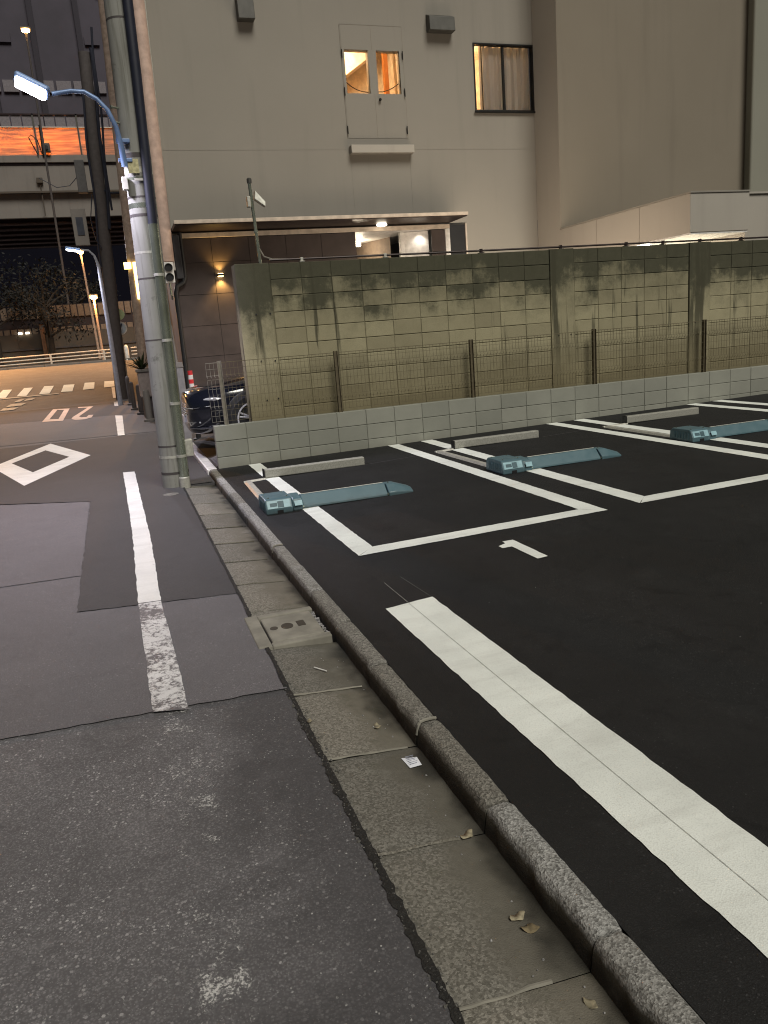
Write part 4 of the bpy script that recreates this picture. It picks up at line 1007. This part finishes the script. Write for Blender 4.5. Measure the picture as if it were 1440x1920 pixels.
blob('headlight', (CX + .33, CY - .765, CZ + .625), (.15, .05, .030), M['headlight'], -24)
blob('headlight', (CX + .33, CY + .765, CZ + .625), (.15, .05, .030), M['headlight'], 24)
mb = MB()
for i in range(5): mb.box(CX - .012 + i * .004, CX + .03, CY - .40, CY + .40, CZ + .42 + i * .038, CZ + .432 + i * .038)
mb.build('grille', M['chrome'], car)
MB().box(CX - .02, CX + .03, CY - .17, CY + .17, CZ + .30, CZ + .40).build('number_plate', M['white'], car, bevel=.004)
blob('fog_lamp', (CX + .16, CY - .70, CZ + .33), (.03, .03, .022), M['headlight'])
MB().tube([(CX + .02, CY - .52, CZ + .25), (CX + .14, CY - .74, CZ + .25), (CX + .40, CY - .855, CZ + .25), (CX + .55, CY - .875, CZ + .25)], .012, 6).build('lip_trim', M['chrome'], car)
MB().tube([(CX - .01, CY - .42, CZ + .52), (CX + .08, CY - .68, CZ + .52), (CX + .3, CY - .82, CZ + .545)], .008, 6).build('bumper_trim', M['chrome'], car)

# ------------------------------------------------------------------ along the street edge farther on
P2X, P2Y = .02, 28.8
pb = thing('utility_pole', (P2X, P2Y, 0), 'dark weathered utility pole hung with cables at the far street corner', 'utility pole')
l2 = .040
MB().tube([(P2X + l2 * z, P2Y, z) for z in (-.1, 2, 4, 6, 8, 11)], [.215, .21, .205, .2, .195, .185], 18).build('shaft', M['pole_dark'], pb, smooth=True)
for k_, (dx, r, z0) in enumerate(((.22, .05, 5.6), (-.2, .035, 4.4), (.30, .035, 6.2))):
    MB().tube([(P2X + l2 * z + dx + .03 * math.sin(z * 2 + k_), P2Y - .15, z) for z in [z0 + i * .5 for i in range(12)]], r, 8).build('cable', M['cable'], pb, smooth=True)
MB().box(-.36, -.06, 28.5, 28.75, 6.75, 7.75).build('control_box', simple('grey control box', (.07, .066, .066), .6), pb, bevel=.02)
MB().box(-.70, -.25, 28.45, 28.6, 5.1, 6.25).build('signal_board', M['concrete'], pb, bevel=.015)
MB().box(-.58, -.36, 28.43, 28.46, 5.42, 5.98).build('signal_window', simple('slate window', (.045, .05, .065), .35), pb)
MB().tube([(.25, 28.7, 6.95), (.6, 28.7, 6.75), (.9, 28.7, 6.75), (1.3, 28.7, 7.0), (1.6, 28.7, 7.2)], .035, 6).build('cable', M['cable'], pb)
MB().tube([(-.2, 28.7, 7.4), (-.6, 28.7, 7.0), (-1.0, 28.7, 6.95), (-1.5, 28.7, 7.25)], .014, 6).build('cable', M['cable'], pb)
MB().tube([(P2X + .02, 28.6, 6.7), (-.12, 28.6, 5.9), (-.05, 28.6, 5.3), (.1, 28.6, 5.0)], .016, 6).build('cable', M['cable'], pb)

lb = thing('street_lamp', (-.06, 26, 0), 'smaller white street lamp on a thin pale column by the dark pole', 'street lamp')
MB().tube([(-.06, 26, -.06), (-.06, 26, 2.2), (-.09, 26, 4.2), (-.16, 26, 4.48), (-.30, 26, 4.64), (-.52, 26, 4.66)], [.075, .07, .05, .035, .03, .028], 10).build('column', simple('pale blue grey column', (.24, .25, .29), .5), lb, smooth=True)
MB().obox((-.74, 25.97, 4.69), (.42, .2, .09), Matrix.Rotation(R(10), 3, 'Y').to_quaternion()).build('lamp_head', M['blue'], lb, bevel=.02)
MB().obox((-.75, 25.94, 4.645), (.36, .18, .03), Matrix.Rotation(R(10), 3, 'Y').to_quaternion()).build('lens', M['lamp_white2'], lb, bevel=.008)
lamp('street_light', 'SPOT', (-.75, 25.9, 4.55), 1000, (.90, .88, 1.0), .1, lb, (-1.2, 22, 0), 150, .7)

tp = thing('steel_column', (.62, 20, 0), 'tall tan steel column with a yellow lamp and a glowing strip for its light, left of the near pole', 'column')
MB().tube([(.58 + .034 * z, 20, z) for z in (-.06, 2, 4, 7, 13)], .12, 12).build('shaft', M['tan'], tp, smooth=True)
MB().box(.70, .83, 19.86, 19.93, 2.75, 3.6).build('lamp_glow', M['lamp_yellow'], tp, bevel=.01)  # glowing strip stands for yellow lamp light falling on the column
MB().box(.50, .66, 19.84, 19.96, 3.45, 3.60).build('lamp_glow', M['lamp_yellow'], tp, bevel=.01)
lamp('panel_light', 'POINT', (.35, 22, 3.3), 14, (1.0, .68, .2), .15, tp)

pl = thing('planter', (.6, 19.4, 0), 'large grey box planter behind the near utility pole', 'planter')
MB().box(.43, 1.15, 19.1, 19.9, .48, 1.06).build('tub', simple('planter concrete', (.27, .225, .21), .85, bump=.3), pl, bevel=.02)
MB().box(.50, 1.08, 19.16, 19.84, -.06, .479).build('plinth', simple('dark plinth', (.07, .06, .065), .85, bump=.3), pl, bevel=.015)
MB().box(.40, 1.18, 19.07, 19.93, 1.061, 1.13).build('rim', M['concrete'], pl, bevel=.015)
sp = thing('spiky_plant', (.62, 19.4, 1.1), 'dark spiky leaved plant growing from the grey planter', 'plant')
for i in range(34):
    a = random.random() * 6.28; L_ = random.uniform(.35, .6); e = random.uniform(.35, 1.4); d = Vector((math.cos(a) * math.cos(e), math.sin(a) * math.cos(e), math.sin(e))); sd_ = d.cross(Vector((0, 0, 1))).normalized() * .03
    c0 = Vector((.55, 19.35, 1.1)); mid = c0 + d * L_ * .5; tip = c0 + d * L_ + Vector((0, 0, -.06))
    MB().add([c0 - sd_ * .5, c0 + sd_ * .5, mid + sd_, mid - sd_, tip, mid + Vector((0, 0, -.012))], [(0, 1, 2, 3), (3, 2, 4), (0, 5, 1), (3, 4, 5), (5, 4, 2)]).build('leaf', M['leaf_green'], sp)
for i, (x, y, h, r, m, lab) in enumerate(((.54, 18.7, .74, .075, 'concrete', 'pale grey round bollard nearest the near utility pole'), (.45, 21.1, .78, .08, 'pole_dark', 'dark bollard just behind the pale round bollard'),
        (.30, 23.0, .8, .06, 'pole_dark', 'dark slim bollard between the dark pole and the planter'), (.24, 25.4, .9, .06, 'pole_dark', 'dark slim bollard closest to the dark pole'))):
    b_ = thing('bollard', (x, y, -.06), lab, 'bollard', 'bollards along the far pavement edge')
    MB().lathe([(r, 0), (r, h * .9), (r * .8, h * .97), (r * .3, h)], (x, y, -.06), n=16).build('post', M[m], b_, smooth=True)
    MB().lathe([(r * 1.7, 0), (r * 1.7, .05), (r * 1.1, .07)], (x, y, -.06), n=16).build('base', M[m], b_)
mb = MB(); mb.box(.42, .5, 27.0, 27.1, .0, 1.0); 
sg = thing('road_sign', (.3, 30, 0), 'pair of round road signs on one post behind the dark pole', 'road sign')
MB().cyl((.27, 30.05, 0), (.33, 30.05, 3.2), .035, n=10).build('post', M['galv_dull'], sg)
MB().lathe([(.19, 0), (.19, -.02)], (.34, 30, 2.9), 'Y', 24).build('sign_disc', simple('pale green sign face', (.42, .52, .30), .5), sg)
MB().lathe([(.24, 0), (.24, -.02)], (.31, 30, 2.42), 'Y', 24).build('sign_disc', M['white'], sg)
MB().lathe([(.19, 0), (.19, -.006)], (.31, 29.979, 2.42), 'Y', 24).build('sign_ring', simple('pale blue sign face', (.42, .5, .58), .5), sg)
MB().obox((.31, 29.965, 2.42), (.045, .01, .36), Matrix.Rotation(R(25), 3, 'Y').to_quaternion()).build('sign_bar', simple('navy sign bar', (.03, .05, .12), .5), sg)

# ------------------------------------------------------------------ the cross road and beyond
struct(MB().poly([(-60, 50.3, 1.17), (60, 50.3, 1.17), (60, 58, 1.35), (-60, 58, 1.35)]).build('verge', simple('dark verge', (.05, .042, .034), .9)))
gr = thing('guardrail', (-3.6, 50, 1.1), 'cream painted pipe guardrail on a pale kerb across the far road', 'guardrail')
for x0, x1 in ((-20, .42), (.95, 7)):
    for z in (1.80, 1.60, 1.40): MB().tube([(x0, 50, z + .008 * (x0 + 6)), (x1, 50, z + .008 * (x1 + 6))], .034, 8).build('rail', M['rail'], gr)
for x in (-18.5, -15.5, -12.5, -9.5, -6.55, -3.6, -.62, 3.2, 6.2): MB().cyl((x, 50, 1.05), (x, 50, 1.86), .06, n=10).build('post', M['rail'], gr)
x = -20.0
while x < 7:
    if not (.2 < x < 1.0): MB().box(x, x + 1.98, 49.9, 50.2, 1.0, 1.27).build('kerb_block', M['concrete'], gr, bevel=.03)
    x += 2.0
MB().lathe([(.13, 0), (.13, .62), (.10, .74), (.04, .80)], (.68, 49.95, 1.25), n=14).build('end_post', M['white'], gr, smooth=True)
MB().tube([(.62, 49.9, 1.22), (.75, 49.8, .95)], .05, 8).build('end_foot', M['white'], gr)
bw = thing('retaining_wall', (-3, 58, 1.3), 'long brown concrete retaining wall beyond the far guardrail', 'wall')
for i in range(14): MB().box(-24 + i * 3, -21.01 + i * 3, 58, 58.6, 1.0, 3.3).build('wall_panel', M['concrete_brown'], bw)
MB().box(-24, 18, 57.93, 58.05, 2.25, 2.36).build('ledge', M['pole_dark'], bw)
pf = thing('panel_fence', (-1, 58.3, 3.3), 'two row panel fence with dark posts on top of the far retaining wall', 'fence')
xx = -24.0
while xx < 8:
    for z0, z1 in ((3.32, 3.66), (4.30, 5.08)): MB().box(xx + .04, xx + .40, 58.2, 58.24, z0, z1).build('panel', M['panel'], pf)
    xx += .44
MB().box(-24, 8, 58.3, 58.34, 3.3, 5.12).build('backing', simple('dark backing', (.022, .015, .018), .7), pf)
def tree(x, y, z0, h, seed, label):
    rn = random.Random(seed); t = thing('tree', (x, y, z0), label, 'tree', 'dark trees beyond the far guardrail')
    mb = MB(); mb.tube([(x, y, z0), (x + .1, y, z0 + h * .25), (x - .05, y, z0 + h * .5), (x + .1, y, z0 + h * .8)], [.22, .17, .12, .04], 8)
    ends = []
    for i in range(9):
        a = rn.random() * 6.28; b = Vector((x, y, z0 + h * rn.uniform(.25, .6))); e = b + Vector((math.cos(a) * h * .32, math.sin(a) * h * .2, h * rn.uniform(.08, .3)))
        mb.tube([b, (b + e) / 2 + Vector((0, 0, .15)), e], [.09, .06, .02], 6); ends.append(e)
    mb.build('trunk', M['bark'], t, smooth=True)
    mb = MB(); ends.append(Vector((x, y, z0 + h * .85)))
    for e in ends:
        for i in range(130):
            d = Vector((rn.gauss(0, 1), rn.gauss(0, 1), rn.gauss(0, .7))) * h * .085; c = e + d; s = rn.uniform(.07, .16)
            u = Vector((rn.gauss(0, 1), rn.gauss(0, 1), rn.gauss(0, 1))).normalized(); v = u.orthogonal().normalized()
            mb.add([c - u * s, c + v * s * .5, c + u * s, c - v * s * .5], [(0, 1, 2, 3)])
    mb.build('crown', M['leaf'], t)
tree(-3.95, 56.5, 1.3, 6.4, 1, 'dark tree in front of the panel fence, its forked trunk in view')
tree(-7.2, 56.8, 1.3, 5.8, 2, 'dark broad tree at the left photo edge beyond the guardrail')
tree(-2.2, 61, 2.0, 6.0, 3, 'dark tree rising behind the panel fence near the orange lamp')
tree(-5.6, 61.5, 2.0, 7.0, 4, 'tall dark tree behind the fence between two others')
for x, lab in ((-5.79, 'left one of two small white lights on the far retaining wall'), (-5.35, 'right one of two small white lights on the far retaining wall')):
    o = thing('wall_light', (x, 57.9, 3.38), lab, 'wall light', 'small lights on the retaining wall')
    MB().box(x - .12, x + .12, 57.85, 57.99, 3.33, 3.45).build('lens', M['lamp_soft'], o, bevel=.02); MB().box(x - .14, x + .14, 57.92, 58.0, 3.45, 3.48).build('cover', M['frame'], o)
op = thing('post', (-4.4, 57.6, 1.3), 'short orange lit post standing before the far panel fence', 'post'); MB().box(-4.52, -4.28, 57.55, 57.75, 1.2, 3.9).build('shaft', simple('orange brown post', (.22, .11, .06), .6), op, bevel=.02); MB().box(-4.55, -4.25, 57.5, 57.8, 3.9, 3.96).build('cap', M['bark'], op)
def tall_lamp(x, y, z0, z1, label, power, lens=.28, xt=None):
    t = thing('tall_lamp', (x, y, z0), label, 'street lamp', 'orange road lamps beyond the crossing'); xt = x if xt is None else xt
    MB().tube([(x, y, z0), (xt, y, z1 - .2)], [.09, .06], 8).build('column', M['pole_dark'] if z1 > 20 else M['tan'], t)
    MB().box(xt - lens, xt + lens, y - .18, y + .18, z1 - .02, z1 + .08).build('head', M['hood'], t, bevel=.03)
    MB().lathe([(lens * .3, 0), (lens * .8, -.07), (lens * .8, -.16), (lens * .3, -.24)], (xt, y - .05, z1), n=14).build('lens', M['lamp_orange'], t, smooth=True)
    if power > 1000: lamp('road_light', 'SPOT', (xt, y - .3, z1 - .4), power, (1.0, .45, .12), .2, t, (xt, y - 4, z0), 125, .5)
    elif power: lamp('road_light', 'POINT', (xt, y - .3, z1 - .4), power, (1.0, .45, .12), .2, t)
tall_lamp(-.72, 52, 1.1, 5.15, 'low orange lamp glowing beside the dark pole, beyond the guardrail', 520, .26, -.74)
tall_lamp(-1.0, 57, 1.3, 8.4, 'slim road lamp with a yellow lit column under the overpass', 120, .22, -1.18)
tall_lamp(-2.6, 60, 1.3, 22.6, 'very tall lamp with a small orange head above the overpass', 0, .32, -2.45)
tall_lamp(-9.5, 50.8, 1.1, 7.5, 'orange road lamp left of the photo edge over the far crossing', 11000)
tall_lamp(2.6, 51.5, 1.1, 7.0, 'orange road lamp behind the near building corner at the crossing', 4200)

# elevated road
ex = thing('overpass', (-3, 70, 12), 'grey elevated road crossing behind with amber lit sound barrier panels', 'overpass')
MB().box(-26, 26, 70, 70.5, 14.45, 16.45).build('girder', M['concrete'], ex, bevel=.03)
MB().box(-26, 26, 70.25, 70.6, 12.6, 14.44).build('girder', M['concrete'], ex, bevel=.03)
MB().box(-26, 26, 69.75, 70.1, 14.38, 14.52).build('girder_flange', M['concrete_brown'], ex)  # shadow line along the girder's fold put into the darker flange colour
MB().box(-26, 26, 69.8, 70.5, 16.62, 17.15).build('parapet', M['concrete'], ex, bevel=.03)
MB().box(-26, 26, 69.95, 70.4, 16.46, 16.61).build('parapet_gap', M['girder'], ex)
MB().box(-26, 26, 70.6, 88, 13.4, 14.2).build('deck', M['girder'], ex)
for i in range(6):
    y = 72.6 + i * 2.9
    MB().box(-26, 26, y, y + .5, 12.55, 13.4).build('cross_girder', M['girder'], ex, bevel=.05)
    MB().tube([(-26, y - .3, 12.5), (26, y - .3, 12.5)], .14, 8).build('service_pipe', simple('glossy pipe', (.16, .12, .12), .25, .5), ex, smooth=True)
for i in range(14):
    x = -22.6 + i * 3.2
    MB().box(x + .06, x + 3.14, 70.08, 70.14, 17.16, 19.2).build('sound_panel', M['soundpanel'], ex)
    MB().box(x - .06, x + .06, 70.0, 70.2, 17.15, 20.2).build('panel_post', M['hood'], ex)
for i in range(44):
    x = -22.6 + i * .8
    MB().box(x + .05, x + .75, 70.1, 70.14, 19.26, 20.1).build('upper_panel', M['tower_panel'], ex)
MB().box(-26, 26, 70.0, 70.2, 19.2, 19.26).build('panel_rail', M['rail'], ex)
MB().box(-26, 26, 70.0, 70.2, 20.1, 20.2).build('panel_rail', M['girder'], ex)
MB().box(-26, 26, 88, 88.3, 13.4, 17.6).build('far_parapet', M['girder'], ex)
for x, p in ((-9.6, 230), (-6.0, 210), (-4.0, 230), (-1.9, 250), (-.6, 150), (2.4, 40)):
    lamp('deck_light', 'POINT', (x, 71.15, 18.3), p, (1.0, .30, .04), .3, ex)
cam2 = thing('road_camera', (-3.0, 69.7, 17.2), 'small box camera on a thin mast before the amber panels', 'camera')
MB().cyl((-3.05, 69.75, 17.0), (-3.0, 69.75, 19.3), .05, n=8).build('mast', M['frame'], cam2)
MB().box(-3.0, -2.45, 69.4, 69.8, 17.3, 17.95).build('camera_case', M['hood'], cam2, bevel=.05)
MB().lathe([(.12, 0), (.15, -.12)], (-2.73, 69.4, 17.6), 'Y', 12).build('camera_lens', M['black'], cam2)
MB().tube([(-3.4, 69.7, 17.1), (-3.9, 69.7, 18.4), (-3.7, 69.7, 18.6), (-3.3, 69.7, 18.2), (-3.1, 69.7, 17.2)], .04, 6).build('cable_loop', M['frame'], cam2)
sgm = thing('bracket_lamp', (-3.6, 69.7, 14), 'small square fitting on the overpass girder face', 'fitting'); MB().box(-3.85, -3.4, 69.7, 69.99, 15.1, 15.5).build('case', M['concrete_brown'], sgm, bevel=.03); MB().cyl((-3.62, 69.9, 15.1), (-3.62, 69.9, 12.7), .04, n=6).build('conduit', M['concrete_brown'], sgm)
tw = thing('tower_block', (-8, 110, 0), 'dark tower block, purple glare in its colour, rising behind the overpass', 'building')
MB().box(-60, 14, 110, 125, 23, 64).build('wall', M['tower'], tw)
MB().box(-60, 14, 110, 125, 0, 22.99).build('void_backdrop', simple('dark navy podium', (.006, .006, .011), .9, spec=.05), tw)  # darker tower foot added to stand for the dark void below the overpass
for j, z in enumerate((33.2, 38.6, 44)):
    for i in range(26):
        if j == 0 or (i * 7 + j * 3) % 5 == 0: MB().box(-40 + i * 2, -38.3 + i * 2, 109.7, 109.99, z, z + (1.3 if j == 0 else 1.0)).build('balcony_panel', M['tower_panel'] if j == 0 else M['tower'], tw)
for i in range(8): MB().box(-30 + i * 5.2, -29.4 + i * 5.2, 109.4, 109.98, 23, 64).build('pier', simple('tower pier', (.030, .026, .036), .8), tw)

# ------------------------------------------------------------------ litter
def leafobj(x, y, z, s, rot, mat, label, curl=.4):
    pts = []; nL = 7
    m = MB(); vs = []; fs = []
    for i in range(nL):
        t = i / (nL - 1); wd = s * .30 * math.sin(math.pi * min(.98, t * .92 + .06)) ** .8
        lift = curl * s * (t - .5) ** 2 * 1.2
        for k_ in (-1, 0, 1): vs.append((t * s - s / 2, k_ * wd + .05 * s * math.sin(t * 9), lift + abs(k_) * wd * .3 * math.sin(t * 7 + k_) + .003))
    for i in range(nL - 1):
        for k_ in (0, 1): a = i * 3 + k_; fs.append((a, a + 1, a + 4, a + 3))
    q = Matrix.Rotation(rot, 3, 'Z'); m.add([Vector((x, y, z)) + q @ Vector(v) for v in vs], fs)
    o = m.build('dry_leaf', mat, None, origin=(x, y, z), smooth=True); sdm = o.modifiers.new('solid', 'SOLIDIFY'); sdm.thickness = .0008
    return tag(o, label, 'leaf', 'dry leaves in the gutter')
leafobj(.80, 2.79, -.080, .05, 1.3, M['dryleaf'], 'pale folded dry leaf in the gutter above the scrap of paper')
leafobj(.84, 2.0, -.084, .055, .5, M['dryleaf'], 'yellowish dry leaf against the kerb, below the scrap of paper')
leafobj(.815, 1.62, -.080, .05, .2, M['dryleaf'], 'curled dry leaf, upper of the pair low in the gutter')
leafobj(.825, 1.57, -.080, .05, 2.7, M['dryleaf_dark'], 'browner dry leaf, lower of the pair low in the gutter')
leafobj(.84, 1.31, -.084, .04, 1.9, M['dryleaf'], 'small dry leaf nearest the bottom of the photo in the gutter')
leafobj(.545, 2.92, -.055, .035, 1.2, M['dryleaf'], 'tiny pale leaf at the road edge of the gutter')
z = -.0775
o = MB().add([(.806, 2.52, z), (.862, 2.497, z + .003), (.858, 2.437, z + .004), (.812, 2.44, z + .001), (.835, 2.478, z + .007)], [(0, 1, 4), (1, 2, 4), (2, 3, 4), (3, 0, 4)]).build('paper_scrap', M['paper'], None, origin=(.835, 2.48, z))
tag(o, 'small square white paper scrap lying in the gutter', 'paper'); o.modifiers.new('solid', 'SOLIDIFY').thickness = .0006
pr = MB()
for i in range(6):
    a = Vector((.818, 2.510 - i * .011, z + .0062)); pr.box(a.x, a.x + (.028 if i % 2 else .034), a.y, a.y + .0025, a.z - .001, a.z + .0002)
pr.build('print_lines', simple('grey print', (.25, .26, .32), .7), o)
st_ = MB().tube([(.70, 3.47, -.066), (.745, 3.40, -.067)], .0035, 6).build('straw', M['white'], None, origin=(.72, 3.43, -.066)); tag(st_, 'short white stick lying on the gutter slab past the drain cover', 'stick')
def chips(name, label, n, fx, fy, fz, s0, s1, mat, seed):
    rn = random.Random(seed); mb = MB()
    for i in range(n):
        x, y = fx(rn), fy(rn); s = rn.uniform(s0, s1); z = fz(x, y)
        c = Vector((x, y, z + s * .2)); q = Matrix.Rotation(rn.random() * 6.3, 3, 'Z')
        vs = [c + q @ Vector(v) * s for v in ((.6, 0, -.2), (.1, .5, -.2), (-.5, .25, -.2), (-.4, -.45, -.2), (.25, -.5, -.2), (.3, .15, .28), (-.25, .05, .33), (.1, -.3, .25))]
        mb.add(vs, [(0, 1, 5), (1, 2, 6, 5), (2, 3, 6), (3, 4, 7, 6), (4, 0, 5, 7), (5, 6, 7)])
    o = mb.build(name, mat, None); tag(o, label, None, None, 'stuff'); return o
chips('gravel', 'pale stone chips loose on the near old asphalt', 1500, lambda r: r.uniform(-1.4, .5), lambda r: .6 + 2.5 * r.random() ** .8, lambda x, y: -.0605, .002, .007, M['chip'], 5)
chips('gravel', 'grit gathered along the road edge of the gutter', 420, lambda r: .53 + r.gauss(0, .014), lambda r: r.uniform(.6, 3.6), lambda x, y: -.058, .003, .011, simple('dark grit', (.10, .095, .085), .9, 0, .5, 400), 6)
chips('gravel', 'small pale litter bits in the kerb side of the gutter', 45, lambda r: .86 - abs(r.gauss(0, .06)), lambda r: r.uniform(.9, 3.6), lambda x, y: -.086 + .09 * (.885 - x), .003, .008, M['chip'], 8)
chips('gravel', 'tiny pale bits scattered over the black parking asphalt', 70, lambda r: r.uniform(1.6, 5.5), lambda r: r.uniform(1.5, 5.0), lambda x, y: lotz(x) - .0005, .002, .006, M['chip'], 12)
